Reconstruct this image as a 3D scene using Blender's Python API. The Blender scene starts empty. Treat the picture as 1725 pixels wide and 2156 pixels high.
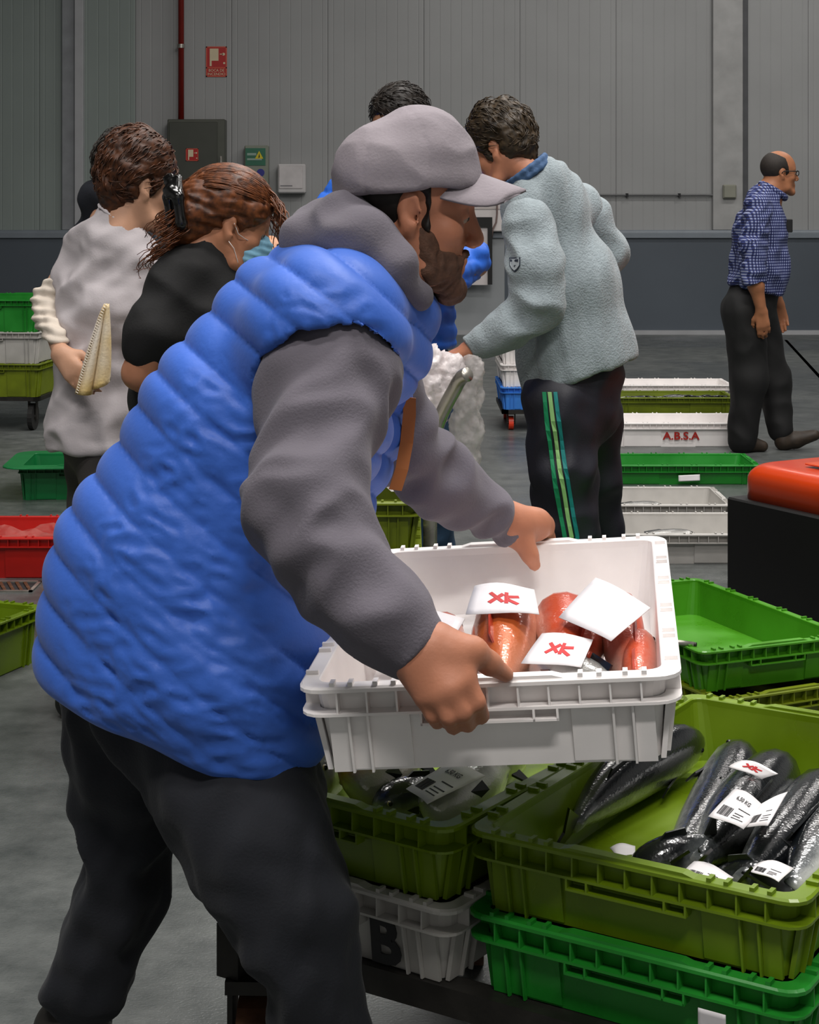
import bpy, math, random
import numpy as np
from mathutils import Vector, Matrix
from mathutils.bvhtree import BVHTree

# ------------------------------------------------------------------ camera, light, exposure
SC = bpy.context.scene
COL = SC.collection
FPX, CX, HY, CH = 3600.0, 862.5, 437.0, 1.38      # focal length in pixels, image centre, horizon row, camera height

cam_d = bpy.data.cameras.new('camera')
cam_d.sensor_fit = 'HORIZONTAL'
cam_d.sensor_width = 36.0
cam_d.lens = 36.0 * FPX / 1725.0
cam_d.shift_y = -(1078.0 - HY) / 1725.0
cam_d.clip_end = 100
cam = bpy.data.objects.new('camera', cam_d)
COL.objects.link(cam)
cam.location = (0, 0, CH)
cam.rotation_euler = (math.pi / 2, 0, 0)
SC.camera = cam

SC.view_settings.view_transform = 'Standard'
SC.view_settings.look = 'None'
SC.view_settings.exposure = 0.0
SC.view_settings.gamma = 1.0
SC.view_settings.use_curve_mapping = False

SC.cycles.max_bounces = 5
SC.cycles.diffuse_bounces = 3
SC.cycles.glossy_bounces = 3
SC.cycles.transparent_max_bounces = 8
SC.cycles.adaptive_threshold = 0.05
SC.cycles.caustics_reflective = False
SC.cycles.caustics_refractive = False

world = bpy.data.worlds.new('world')
SC.world = world
world.use_nodes = True
world.node_tree.nodes['Background'].inputs['Color'].default_value = (0.8, 0.85, 0.9, 1)
world.node_tree.nodes['Background'].inputs['Strength'].default_value = 0.05

CEIL = 7.2
def ceiling_lamp(x, y, power, sx=2.4, sy=0.5, col=(1.0, 0.965, 0.93)):
    l = bpy.data.lights.new('hall_lamp', 'AREA')
    l.shape = 'RECTANGLE'
    l.size, l.size_y = sx, sy
    l.energy = power
    l.color = col
    o = bpy.data.objects.new('hall_lamp', l)
    o.location = (x, y, CEIL - 0.35)
    COL.objects.link(o)

for x, y, p in [(0.6, -2.2, 300), (-2.6, 0.6, 170), (1.5, 3.3, 230), (3.6, 2.0, 90), (-1.6, 4.6, 80), (1.3, 6.6, 180), (4.4, 6.6, 80),
                (0.8, 10.6, 120), (5.0, 10.6, 70), (-3.6, 9.6, 22), (1.8, 15.0, 60), (5.6, 15.0, 120)]:
    ceiling_lamp(x, y, p)

# ------------------------------------------------------------------ helpers
rng = random.Random(7)
def pt(x, y, d):
    """a point seen at photo pixel x, y standing d metres from the camera plane"""
    return np.array([(x - CX) / FPX * d, d, CH - (y - HY) / FPX * d])
def onz(x, y, z):
    return pt(x, y, FPX * (CH - z) / (y - HY))

def nodes_of(m):
    m.use_nodes = True
    nt = m.node_tree
    return nt, nt.nodes, nt.links, nt.nodes['Principled BSDF']

MATS = {}
def hexc(h):
    v = [int(h[i:i + 2], 16) / 255 for i in (0, 2, 4)]
    return tuple((c / 12.92 if c < 0.04045 else ((c + 0.055) / 1.055) ** 2.4) for c in v)

def mat(name, col, rough=0.6, metal=0.0, var=0.12, vscale=6.0, bump=0.0, bscale=40.0, spec=0.5, sheen=0.0, sss=0.0,
        detail=4.0, alpha=1.0, trans=0.0, rvar=0.0, coat=0.0, col2=None, stretch=None, bdist=0.002):
    if name in MATS:
        return MATS[name]
    m = bpy.data.materials.new(name)
    nt, N, L, B = nodes_of(m)
    if isinstance(col, str):
        col = hexc(col)
    if isinstance(col2, str):
        col2 = hexc(col2)
    tc = N.new('ShaderNodeTexCoord')
    src = tc.outputs['Object']
    if stretch:
        mp = N.new('ShaderNodeMapping')
        mp.inputs['Scale'].default_value = stretch
        L.new(src, mp.inputs['Vector'])
        src = mp.outputs['Vector']
    nz = N.new('ShaderNodeTexNoise')
    nz.inputs['Scale'].default_value = vscale
    nz.inputs['Detail'].default_value = detail
    L.new(src, nz.inputs['Vector'])
    mx = N.new('ShaderNodeMix')
    mx.data_type = 'RGBA'
    a = [max(0, c * (1 - var)) for c in col]
    b = [min(1, c * (1 + var)) for c in col] if col2 is None else col2
    mx.inputs['A'].default_value = (*a, 1)
    mx.inputs['B'].default_value = (*b, 1)
    rp = N.new('ShaderNodeMapRange')
    rp.inputs['From Min'].default_value = 0.3
    rp.inputs['From Max'].default_value = 0.7
    L.new(nz.outputs['Fac'], rp.inputs['Value'])
    L.new(rp.outputs['Result'], mx.inputs['Factor'])
    L.new(mx.outputs['Result'], B.inputs['Base Color'])
    B.inputs['Roughness'].default_value = rough
    if rvar:
        r2 = N.new('ShaderNodeMapRange')
        r2.inputs['From Min'].default_value = 0.35
        r2.inputs['From Max'].default_value = 0.65
        r2.inputs['To Min'].default_value = max(0.03, rough - rvar)
        r2.inputs['To Max'].default_value = min(1, rough + rvar)
        L.new(nz.outputs['Fac'], r2.inputs['Value'])
        L.new(r2.outputs['Result'], B.inputs['Roughness'])
    B.inputs['Metallic'].default_value = metal
    B.inputs['Specular IOR Level'].default_value = spec
    B.inputs['Sheen Weight'].default_value = sheen
    B.inputs['Coat Weight'].default_value = coat
    B.inputs['Coat Roughness'].default_value = 0.08
    if sss:
        B.inputs['Subsurface Weight'].default_value = sss
        B.inputs['Subsurface Radius'].default_value = (0.012, 0.005, 0.003)
        B.inputs['Subsurface Scale'].default_value = 1.0
    B.inputs['Alpha'].default_value = alpha
    B.inputs['Transmission Weight'].default_value = trans
    if bump:
        n2 = N.new('ShaderNodeTexNoise')
        n2.inputs['Scale'].default_value = bscale
        n2.inputs['Detail'].default_value = 3.0
        L.new(src, n2.inputs['Vector'])
        bp = N.new('ShaderNodeBump')
        bp.inputs['Strength'].default_value = bump
        bp.inputs['Distance'].default_value = bdist
        L.new(n2.outputs['Fac'], bp.inputs['Height'])
        L.new(bp.outputs['Normal'], B.inputs['Normal'])
    MATS[name] = m
    return m

def tag(o, label=None, cat=None, group=None, kind=None):
    if label: o['label'] = label
    if cat: o['category'] = cat
    if group: o['group'] = group
    if kind: o['kind'] = kind
    return o

def link(name, me, parent=None, loc=None, smooth=False):
    o = bpy.data.objects.new(name, me)
    COL.objects.link(o)
    if parent is not None:
        o.parent = parent
    if loc is not None:
        o.location = loc
    if smooth and me is not None:
        me.polygons.foreach_set('use_smooth', [True] * len(me.polygons))
    return o

def empty(name, loc=(0, 0, 0), rz=0.0):
    o = bpy.data.objects.new(name, None)
    o.empty_display_size = 0.1
    COL.objects.link(o)
    o.location = loc
    o.rotation_euler = (0, 0, rz)
    return o

class MB:
    """collects vertices and faces of one mesh"""
    def __init__(s):
        s.v, s.f = [], []
    def add(s, vs, fs):
        n = len(s.v)
        s.v.extend([tuple(map(float, v)) for v in vs])
        s.f.extend([tuple(i + n for i in f) for f in fs])
        return s
    def box(s, x0, x1, y0, y1, z0, z1):
        return s.add([(x0, y0, z0), (x1, y0, z0), (x1, y1, z0), (x0, y1, z0), (x0, y0, z1), (x1, y0, z1), (x1, y1, z1), (x0, y1, z1)],
                     [(0, 3, 2, 1), (4, 5, 6, 7), (0, 1, 5, 4), (1, 2, 6, 5), (2, 3, 7, 6), (3, 0, 4, 7)])
    def bbox(s, x0, x1, y0, y1, z0, z1, b=0.004):
        """box with bevelled vertical-side edges"""
        def ring(z, i):
            return [(x0 + i, y0, z), (x1 - i, y0, z), (x1, y0 + i, z), (x1, y1 - i, z), (x1 - i, y1, z), (x0 + i, y1, z), (x0, y1 - i, z), (x0, y0 + i, z)]
        def inr(z):
            return [(x0 + b, y0 + b, z), (x1 - b, y0 + b, z), (x1 - b, y0 + b, z), (x1 - b, y1 - b, z), (x1 - b, y1 - b, z), (x0 + b, y1 - b, z), (x0 + b, y1 - b, z), (x0 + b, y0 + b, z)]
        return s.loft([inr(z0), ring(z0 + b, b), ring(z1 - b, b), inr(z1)], cap=True)
    def loft(s, rings, cap=False, closed=True):
        n = len(rings[0]); vs = [p for r in rings for p in r]; fs = []
        for i in range(len(rings) - 1):
            for j in range(n if closed else n - 1):
                k = (j + 1) % n
                fs.append((i * n + j, i * n + k, (i + 1) * n + k, (i + 1) * n + j))
        if cap:
            fs.append(tuple(range(n - 1, -1, -1)))
            fs.append(tuple((len(rings) - 1) * n + j for j in range(n)))
        return s.add(vs, fs)
    def tube(s, pts, r, n=8, cap=True):
        pts = [Vector(p) for p in pts]
        rs = r if hasattr(r, '__len__') else [r] * len(pts)
        rings = []
        up = None
        for i, p in enumerate(pts):
            t = (pts[min(i + 1, len(pts) - 1)] - pts[max(i - 1, 0)]).normalized()
            if up is None:
                a = Vector((0, 0, 1)) if abs(t.z) < 0.9 else Vector((1, 0, 0))
                up = t.cross(a).normalized()
            else:
                up = (up - t * up.dot(t))
                up = up.normalized() if up.length > 1e-6 else t.orthogonal().normalized()
            w = t.cross(up)
            rings.append([tuple(p + (up * math.cos(2 * math.pi * j / n) + w * math.sin(2 * math.pi * j / n)) * rs[i]) for j in range(n)])
        return s.loft(rings, cap=cap)
    def cyl(s, a, b, r, n=16):
        return s.tube([a, b], r, n)
    def sphere(s, c, r, n=10, sc=(1, 1, 1)):
        rings = []
        for i in range(1, n):
            th = math.pi * i / n
            rings.append([(c[0] + sc[0] * r * math.sin(th) * math.cos(2 * math.pi * j / (2 * n)), c[1] + sc[1] * r * math.sin(th) * math.sin(2 * math.pi * j / (2 * n)), c[2] - sc[2] * r * math.cos(th)) for j in range(2 * n)])
        return s.loft(rings, cap=True)
    def mesh(s, name, m=None, smooth=False):
        me = bpy.data.meshes.new(name)
        me.from_pydata(s.v, [], s.f)
        if m: me.materials.append(m)
        if smooth: me.polygons.foreach_set('use_smooth', [True] * len(me.polygons))
        me.update()
        return me
    def build(s, name, m, parent=None, smooth=False, world=True):
        """world coordinates; a parent made by empty() at a place without rotation keeps them"""
        if parent is not None and world:
            bx, by, bz = parent.location if parent.parent is None else (parent.location + parent.parent.location)
            s.v = [(a - bx, b - by, c - bz) for a, b, c in s.v]
        return link(name, s.mesh(name, m, smooth), parent)

def text_mesh(txt, size, m, name='lettering', bold=0.0, depth=0.0006, align='CENTER'):
    cu = bpy.data.curves.new('t', 'FONT')
    cu.body = txt
    cu.size = size
    cu.align_x = align
    cu.align_y = 'CENTER'
    cu.offset = bold
    cu.extrude = depth
    cu.resolution_u = 3
    o = bpy.data.objects.new('t', cu)
    COL.objects.link(o)
    dg = bpy.context.evaluated_depsgraph_get()
    me = bpy.data.meshes.new_from_object(o.evaluated_get(dg))
    me.name = name
    bpy.data.objects.remove(o)
    bpy.data.curves.remove(cu)
    me.materials.clear()
    me.materials.append(m)
    return me

# ------------------------------------------------------------------ smooth solids (for people, fish bags and cloth)
class Solid:
    """smooth union of round cones and ellipsoids, meshed with surface nets"""
    def __init__(s, k=0.03):
        s.k, s.p = k, []
    def _add(s, op, k, kind, dat, T, c, r):
        if T is not None:
            R, t, sc = T
            c = R @ (np.array(c) * sc) + t
            r = r * sc
        s.p.append((op, s.k if k is None else k, kind, dat, T, np.array(c, float), r))
        return s
    def cone(s, a, b, ra, rb, k=None, T=None, op='+', ky=1.0):
        a = np.array(a, float); b = np.array(b, float)
        return s._add(op, k, 'c', (a, b, ra, rb, ky), T, (a + b) / 2, (np.linalg.norm(b - a) / 2 + max(ra, rb)) * max(1, ky))
    def ell(s, c, r, k=None, T=None, op='+', rot=None):
        r = np.array(r, float) * np.ones(3)
        return s._add(op, k, 'e', (np.array(c, float), r, rot), T, c, r.max())
    def plane(s, p, n, k=0.004, T=None):
        """keep only the side opposite to n"""
        p = np.array(p, float); n = np.array(n, float); n = n / np.linalg.norm(n)
        s.p.append(('&', k, 'p', (p, n), T, None, None))
        return s
    # photo-space convenience: (x, y, distance, radius in px)
    def chain(s, *q, ky=1.0, k=None, op='+'):
        for a, b in zip(q[:-1], q[1:]):
            s.cone(pt(*a[:3]), pt(*b[:3]), a[3] * a[2] / FPX, b[3] * b[2] / FPX, k=k, op=op, ky=ky)
        return s
    def ball(s, x, y, d, r, ky=1.0, k=None, op='+', kz=1.0):
        rr = r * d / FPX
        return s.ell(pt(x, y, d), (rr, rr * ky, rr * kz), k=k, op=op)
    def ev(s, P, C=None, Rc=None):
        D = np.full(len(P), 0.08)
        for op, k, kind, dat, T, c, r in s.p:
            if C is not None and c is not None and np.linalg.norm(c - C) - r - Rc > 0.05 + k:
                continue
            q = P
            sc = 1.0
            if T is not None:
                R, t, sc = T
                q = ((P - t) @ R) / sc
            if kind == 'c':
                a, b, ra, rb, ky = dat
                ab = b - a
                ap = q - a
                if ky != 1.0:
                    w = np.array([1, 1 / ky, 1])
                    ab = ab * w
                    ap = ap * w
                h = np.clip(ap @ ab / max(ab @ ab, 1e-12), 0, 1)
                v = ap - h[:, None] * ab
                d = np.sqrt((v * v).sum(1)) - (ra + (rb - ra) * h)
            elif kind == 'e':
                c0, rr, rot = dat
                v = q - c0
                if rot is not None:
                    v = v @ rot
                k0 = np.sqrt(((v / rr) ** 2).sum(1))
                k1 = np.sqrt(((v / rr ** 2) ** 2).sum(1)) + 1e-9
                d = k0 * (k0 - 1) / k1
            else:
                p0, n0 = dat
                d = (q - p0) @ n0
            d = d * sc
            if op == '+':
                if k > 0:
                    h = np.maximum(k - np.abs(D - d), 0) / k
                    D = np.minimum(D, d) - h * h * k * 0.25
                else:
                    D = np.minimum(D, d)
            else:
                e = -d if op == '-' else d
                if k > 0:
                    h = np.maximum(k - np.abs(D - e), 0) / k
                    D = np.maximum(D, e) + h * h * k * 0.25
                else:
                    D = np.maximum(D, e)
        return D
    def mesh(s, h):
        cs = [(c, r) for op, k, kind, dat, T, c, r in s.p if op == '+']
        lo = np.min([c - r for c, r in cs], axis=0) - 4 * h
        hi = np.max([c + r for c, r in cs], axis=0) + 4 * h
        nb = np.ceil((hi - lo) / (8 * h)).astype(int)
        g = np.stack(np.meshgrid(*[np.arange(n) for n in nb], indexing='ij'), -1).reshape(-1, 3)
        # two-step search for the blocks that the surface crosses
        cen = lo + (g + 0.5) * 8 * h
        near = np.zeros(len(cen), bool)
        for c, r in cs:
            near |= ((cen - c) ** 2).sum(1) < (r + 0.03 + 8 * h) ** 2
        g, cen = g[near], cen[near]
        v = s.ev(cen)
        g = g[np.abs(v) < 8 * h * 0.87 * 1.5 + 0.004]
        key = (g[:, 0] // 3) * 100000000 + (g[:, 1] // 3) * 10000 + g[:, 2] // 3
        order = np.argsort(key, kind='stable')
        g, key = g[order], key[order]
        cuts = np.flatnonzero(np.diff(key)) + 1
        NN = (nb * 8 + 2).astype(np.int64)
        off = np.stack(np.meshgrid(*[np.arange(9)] * 3, indexing='ij'), -1).reshape(-1, 3)
        VV, GG, QQ = [], [], []
        def gid(ijk):
            return (ijk[..., 0] * NN[1] + ijk[..., 1]) * NN[2] + ijk[..., 2]
        corners = [(a, b, c) for a in (0, 1) for b in (0, 1) for c in (0, 1)]
        for grp in np.split(g, cuts):
            base = grp * 8
            I = base[:, None, :] + off[None]
            P = (lo + I * h).reshape(-1, 3)
            mn, mx = P.min(0), P.max(0)
            D = s.ev(P, (mn + mx) / 2, np.linalg.norm(mx - mn) / 2).reshape(-1, 9, 9, 9)
            S = D < 0
            cnt = sum(S[:, a:8 + a, b:8 + b, c:8 + c].astype(np.int8) for a, b, c in corners)
            m = np.argwhere((cnt > 0) & (cnt < 8))
            if len(m) == 0:
                continue
            acc = np.zeros((len(m), 3)); num = np.zeros(len(m))
            B, i, j, k = m.T
            cv = {c: D[B, i + c[0], j + c[1], k + c[2]] for c in corners}
            for c0 in corners:
                for ax in range(3):
                    if c0[ax] == 1:
                        continue
                    c1 = list(c0); c1[ax] = 1; c1 = tuple(c1)
                    d0, d1 = cv[c0], cv[c1]
                    ch = (d0 < 0) != (d1 < 0)
                    t = np.where(ch, d0 / np.where(ch, d0 - d1, 1), 0)
                    pp = np.tile(np.array(c0, float), (len(m), 1))
                    pp[:, ax] += t
                    acc += pp * ch[:, None]
                    num += ch
            cell = base[B] + np.stack([i, j, k], 1)
            VV.append(lo + (cell + acc / num[:, None]) * h)
            GG.append(gid(cell))
            for ax in range(3):
                sl0 = [slice(0, 8)] * 3
                sl1 = [slice(0, 8)] * 3
                sl1[ax] = slice(1, 9)
                A0 = S[(slice(None), *sl0)]; A1 = S[(slice(None), *sl1)]
                e = np.argwhere(A0 != A1)
                if len(e) == 0:
                    continue
                flip = A0[e[:, 0], e[:, 1], e[:, 2], e[:, 3]]
                c = base[e[:, 0]] + e[:, 1:]
                u, w = [(1, 2), (2, 0), (0, 1)][ax]
                du = np.zeros(3, int); du[u] = 1
                dw = np.zeros(3, int); dw[w] = 1
                q = np.stack([gid(c), gid(c - du), gid(c - du - dw), gid(c - dw)], 1)
                q[~flip] = q[~flip][:, ::-1]
                QQ.append(q)
        V = np.concatenate(VV); G = np.concatenate(GG); Q = np.concatenate(QQ)
        o = np.argsort(G); G = G[o]; V = V[o]
        ix = np.searchsorted(G, Q)
        ix = np.minimum(ix, len(G) - 1)
        ok = (G[ix] == Q).all(1)
        return V, ix[ok]

def vnormals(V, Q):
    n = np.cross(V[Q[:, 2]] - V[Q[:, 0]], V[Q[:, 3]] - V[Q[:, 1]])
    N = np.zeros_like(V)
    for i in range(4):
        np.add.at(N, Q[:, i], n)
    return N / (np.linalg.norm(N, axis=1, keepdims=True) + 1e-12)

def relax(V, Q, it, f=0.5):
    n = len(V)
    cnt = np.zeros(n)
    for i in range(4):
        cnt += 2 * np.bincount(Q[:, i], minlength=n)
    for _ in range(it):
        A = np.zeros_like(V)
        for i in range(4):
            for dd in (1, 3):
                w = V[Q[:, (i + dd) % 4]]
                for c in range(3):
                    A[:, c] += np.bincount(Q[:, i], weights=w[:, c], minlength=n)
        V = V + f * (A / np.maximum(cnt, 1)[:, None] - V)
    return V

def np_mesh(name, V, Q, m, smooth=True):
    me = bpy.data.meshes.new(name)
    me.vertices.add(len(V))
    me.vertices.foreach_set('co', V.astype(np.float32).ravel())
    k = Q.shape[1]
    me.loops.add(len(Q) * k)
    me.loops.foreach_set('vertex_index', Q.astype(np.int32).ravel())
    me.polygons.add(len(Q))
    me.polygons.foreach_set('loop_start', np.arange(0, len(Q) * k, k, dtype=np.int32))
    me.polygons.foreach_set('loop_total', np.full(len(Q), k, np.int32))
    me.update(calc_edges=True)
    if smooth:
        me.polygons.foreach_set('use_smooth', np.ones(len(Q), bool))
    me.materials.append(m)
    return me

def wob(P, freq, seed, n=7):
    r = np.random.RandomState(seed)
    out = np.zeros(len(P))
    for i in range(n):
        d = r.normal(size=3); d /= np.linalg.norm(d)
        f = freq * (0.6 + 0.9 * r.rand())
        d2 = r.normal(size=3); d2 /= np.linalg.norm(d2)
        out += np.sin(P @ d * f * 6.283 + r.rand() * 6.283 + 1.3 * np.sin(P @ d2 * f * 3.1 + r.rand() * 6))
    return out / n ** 0.5 / 1.2

SURF = {}
def grow(name, S, m, parent, h, disp=None, it=1, keep=None, f=0.5):
    """mesh a Solid given in world coordinates as a child of parent"""
    V, Q = S.mesh(h)
    if it:
        V = relax(V, Q, it, f)
    if disp is not None:
        N = vnormals(V, Q)
        dv = disp(V, N)
        V = V + (N * dv[:, None] if dv.ndim == 1 else dv)
    if keep:
        SURF[keep] = (V.copy(), Q.copy())
    base = np.array(parent.location) if parent is not None else np.zeros(3)
    return link(name, np_mesh(name, V - base, Q, m), parent)

def bvh(key):
    V, Q = SURF[key]
    return BVHTree.FromPolygons([tuple(v) for v in V], [tuple(q) for q in Q])
def shoot(tree, x, y, off=0.003):
    """the point of a surface that the photo shows at pixel x, y, a little proud of it"""
    o = Vector((0, 0, CH))
    d = (Vector(pt(x, y, 1.0)) - o).normalized()
    hit, n, i, t = tree.ray_cast(o, d)
    if hit is None:
        return None, None
    if n.dot(d) > 0: n = -n
    return hit + n * off, n

# ------------------------------------------------------------------ materials
M_wall = mat('wall_panel_grey', '9d9e9e', 0.55, var=0.05, vscale=1.2)
M_wallg = mat('wall_panel_greenish', '8b9591', 0.55, var=0.05, vscale=1.2)
M_trim = mat('pale_trim', 'b0b1b4', 0.5, var=0.05)
M_wains = mat('wainscot_bluegrey', '525a63', 0.5, var=0.10, vscale=0.8)
M_wainl = mat('wainscot_light', '9b9fa2', 0.5, var=0.08, vscale=0.8)
M_dark = mat('dark_gap', '1c1d1f', 0.7)
M_black = mat('black_plastic', '0a0a0b', 0.55, var=0.2)
M_steel = mat('galvanised_steel', 'a8a49c', 0.32, metal=0.7, var=0.25, vscale=14, rvar=0.12)
M_dsteel = mat('dark_painted_steel', '2c2a27', 0.5, metal=0.4, var=0.3, vscale=20, bump=0.3, bscale=60)
M_cab = mat('cabinet_grey', '55574f', 0.45, metal=0.3, var=0.06)
M_redpipe = mat('red_pipe', '7a1a12', 0.4, var=0.1)
M_sign = mat('sign_red', 'b01512', 0.45, var=0.05)
M_cream = mat('sign_cream', 'd9c9a8', 0.5, var=0.05)
M_paper = mat('label_paper', 'e6e2e4', 0.45, var=0.04, vscale=30)
M_ink = mat('ink', '17171a', 0.6)
M_redink = mat('red_ink', 'c41f24', 0.6)
M_whitebox = mat('white_box', 'c9c6c6', 0.45, var=0.04)
M_joint = mat('joint_box', '8f8f82', 0.5, var=0.05)
M_yel = mat('warning_yellow', 'd6c21c', 0.5)
M_blue = mat('mandatory_blue', '2b2f86', 0.5)
M_greenlab = mat('label_green', '2d6a52', 0.5)
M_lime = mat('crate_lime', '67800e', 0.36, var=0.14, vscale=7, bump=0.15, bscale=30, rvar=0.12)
M_green = mat('crate_green', '1f8428', 0.36, var=0.14, vscale=7, bump=0.15, bscale=30, rvar=0.12)
M_mgreen = mat('crate_mid_green', '448a18', 0.36, var=0.16, vscale=7, bump=0.15, bscale=30, rvar=0.12)
M_dgreen = mat('crate_bottle_green', '0a6a35', 0.38, var=0.15, vscale=7, bump=0.15, bscale=30)
M_olive = mat('crate_olive', '6c7a12', 0.42, var=0.2, vscale=9, bump=0.15, bscale=30)
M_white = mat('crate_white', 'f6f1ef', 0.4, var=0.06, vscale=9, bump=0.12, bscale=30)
M_wgrey = mat('crate_offwhite', 'b9b6b1', 0.45, var=0.12, vscale=9, bump=0.15, bscale=30)
M_red = mat('crate_red', 'b41a14', 0.36, var=0.15, vscale=7, bump=0.15, bscale=30)
M_bluec = mat('crate_blue', '3f86e0', 0.4, var=0.08, vscale=7)
M_orange = mat('truck_orange', 'c43a08', 0.32, var=0.06, vscale=4, coat=0.3)
M_orange2 = mat('wheel_orange', 'd8391a', 0.45)
M_rubber = mat('rubber', '151514', 0.7, var=0.2)
M_rust = mat('rusty_wheel', '5a3a26', 0.6, metal=0.3, var=0.5, vscale=30, bump=0.4, bscale=80)

def floor_material():
    m = bpy.data.materials.new('wet_concrete')
    nt, N, L, B = nodes_of(m)
    tc = N.new('ShaderNodeTexCoord')
    n1 = N.new('ShaderNodeTexNoise'); n1.inputs['Scale'].default_value = 0.55; n1.inputs['Detail'].default_value = 6
    n2 = N.new('ShaderNodeTexNoise'); n2.inputs['Scale'].default_value = 7.0; n2.inputs['Detail'].default_value = 8; n2.inputs['Roughness'].default_value = 0.65
    n3 = N.new('ShaderNodeTexNoise'); n3.inputs['Scale'].default_value = 160.0; n3.inputs['Detail'].default_value = 2
    for n in (n1, n2, n3): L.new(tc.outputs['Object'], n.inputs['Vector'])
    r1 = N.new('ShaderNodeValToRGB')
    r1.color_ramp.elements[0].position = 0.33; r1.color_ramp.elements[0].color = (*hexc('4b4f4e'), 1)
    r1.color_ramp.elements[1].position = 0.68; r1.color_ramp.elements[1].color = (*hexc('6d706e'), 1)
    L.new(n2.outputs['Fac'], r1.inputs['Fac'])
    mx = N.new('ShaderNodeMix'); mx.data_type = 'RGBA'; mx.blend_type = 'MULTIPLY'
    mx.inputs['Factor'].default_value = 0.55
    r2 = N.new('ShaderNodeValToRGB')
    r2.color_ramp.elements[0].position = 0.35; r2.color_ramp.elements[0].color = (0.55, 0.56, 0.58, 1)
    r2.color_ramp.elements[1].position = 0.65; r2.color_ramp.elements[1].color = (1, 1, 1, 1)
    L.new(n1.outputs['Fac'], r2.inputs['Fac'])
    L.new(r1.outputs['Color'], mx.inputs['A']); L.new(r2.outputs['Color'], mx.inputs['B'])
    L.new(mx.outputs['Result'], B.inputs['Base Color'])
    mr = N.new('ShaderNodeMapRange')
    mr.inputs['From Min'].default_value = 0.38; mr.inputs['From Max'].default_value = 0.62
    mr.inputs['To Min'].default_value = 0.16; mr.inputs['To Max'].default_value = 0.5
    L.new(n1.outputs['Fac'], mr.inputs['Value'])
    L.new(mr.outputs['Result'], B.inputs['Roughness'])
    b = N.new('ShaderNodeBump'); b.inputs['Strength'].default_value = 0.35; b.inputs['Distance'].default_value = 0.004
    ad = N.new('ShaderNodeMath'); ad.operation = 'ADD'
    L.new(n2.outputs['Fac'], ad.inputs[0]); L.new(n3.outputs['Fac'], ad.inputs[1])
    L.new(ad.outputs[0], b.inputs['Height'])
    L.new(b.outputs['Normal'], B.inputs['Normal'])
    return m
M_floor = floor_material()

# ------------------------------------------------------------------ the hall
DW = 18.67                       # distance of the far wall
XL, XR, YB = -9.0, 9.5, -5.0
fl = MB().box(XL, XR, YB, DW + 0.3, -0.2, 0).build('floor', M_floor); tag(fl, kind='structure')
ce = MB().box(XL, XR, YB, DW + 0.3, CEIL, CEIL + 0.2).build('ceiling', mat('ceiling_grey', '8c8d8d', 0.7)); tag(ce, kind='structure')
wb = MB().box(XL, XR, DW + 0.04, DW + 0.3, 0, CEIL).build('wall_back', M_dark); tag(wb, kind='structure')
for nm, x0, x1, y0, y1 in (('wall_left', XL - 0.2, XL, YB, DW + 0.3), ('wall_right', XR, XR + 0.2, YB, DW + 0.3), ('wall_front', XL, XR, YB - 0.2, YB)):
    o = MB().box(x0, x1, y0, y1, 0, CEIL).build(nm, M_wall); tag(o, kind='structure')

def wx(px): return (px - CX) / FPX * DW
def wz(py): return CH - (py - HY) / FPX * DW

# ribbed sandwich panels of the far wall, each one a piece of it
SEAMS = [wx(-1400 + 202.5 * i + 65) for i in range(24)]
SEAMS = [s for s in SEAMS if XL < s < XR]
SEAMS = [XL] + SEAMS + [XR]
for i in range(len(SEAMS) - 1):
    a, b = SEAMS[i] + 0.0016, SEAMS[i + 1] - 0.0016
    n = max(2, int((b - a) / 0.105))
    prof = [(a, DW + 0.04), (a, DW + 0.003)]
    for k in range(n):
        x0 = a + (b - a) * k / n; w = (b - a) / n
        prof += [(x0 + 0.012, DW), (x0 + w * 0.5 - 0.008, DW), (x0 + w * 0.5, DW + 0.0025), (x0 + w * 0.5 + 0.008, DW), (x0 + w - 0.012, DW)]
    prof += [(b, DW + 0.003), (b, DW + 0.04)]
    rings = [[(x, y, 1.06) for x, y in prof], [(x, y, CEIL) for x, y in prof]]
    MB().loft(rings, closed=False).build('panel', M_wallg if (a + b) / 2 < wx(384) else M_wall, wb)
# wainscot with its rounded top ledge and pale kerb
def wainscot(x0, x1, m):
    MB().box(x0, x1, DW - 0.06, DW + 0.04, 0, 1.07).build('wainscot', m, wb)
wainscot(XL, wx(555), M_wains); wainscot(wx(555), wx(1062), M_wainl); wainscot(wx(1062), XR, M_wains)
r = []
for k in range(7):
    th = math.pi / 2 * k / 6
    r.append((DW - 0.06 - 0.03 * math.cos(th), 1.10 + 0.035 * math.sin(th)))
prof = [(DW, 1.05), (DW - 0.09, 1.05)] + r + [(DW, 1.135)]
MB().loft([[(XL, y, z) for y, z in prof], [(XR, y, z) for y, z in prof]], cap=True).build('ledge', mat('ledge_bluegrey', '7d858d', 0.45, var=0.06), wb, smooth=False)
bb = MB().box(XL, XR, DW - 0.11, DW - 0.06, 0, 0.045).build('baseboard_back', M_trim); tag(bb, kind='structure')
# corner profiles on the wall
for n, (x0, x1, pr, m) in enumerate([(132, 160, 0.05, mat('trim_grey', '8d9094', 0.5)), (160, 178, 0.09, M_trim), (1500, 1563, 0.05, mat('trim_warm', 'a5a5a4', 0.5)), (1563, 1575, 0.02, mat('joint_dark', '4e4f52', 0.6))]):
    o = MB().bbox(wx(x0), wx(x1), DW - pr, DW + 0.01, 1.135, CEIL, 0.006).build('trim_%d' % (n + 1), m); tag(o, kind='structure')
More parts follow.
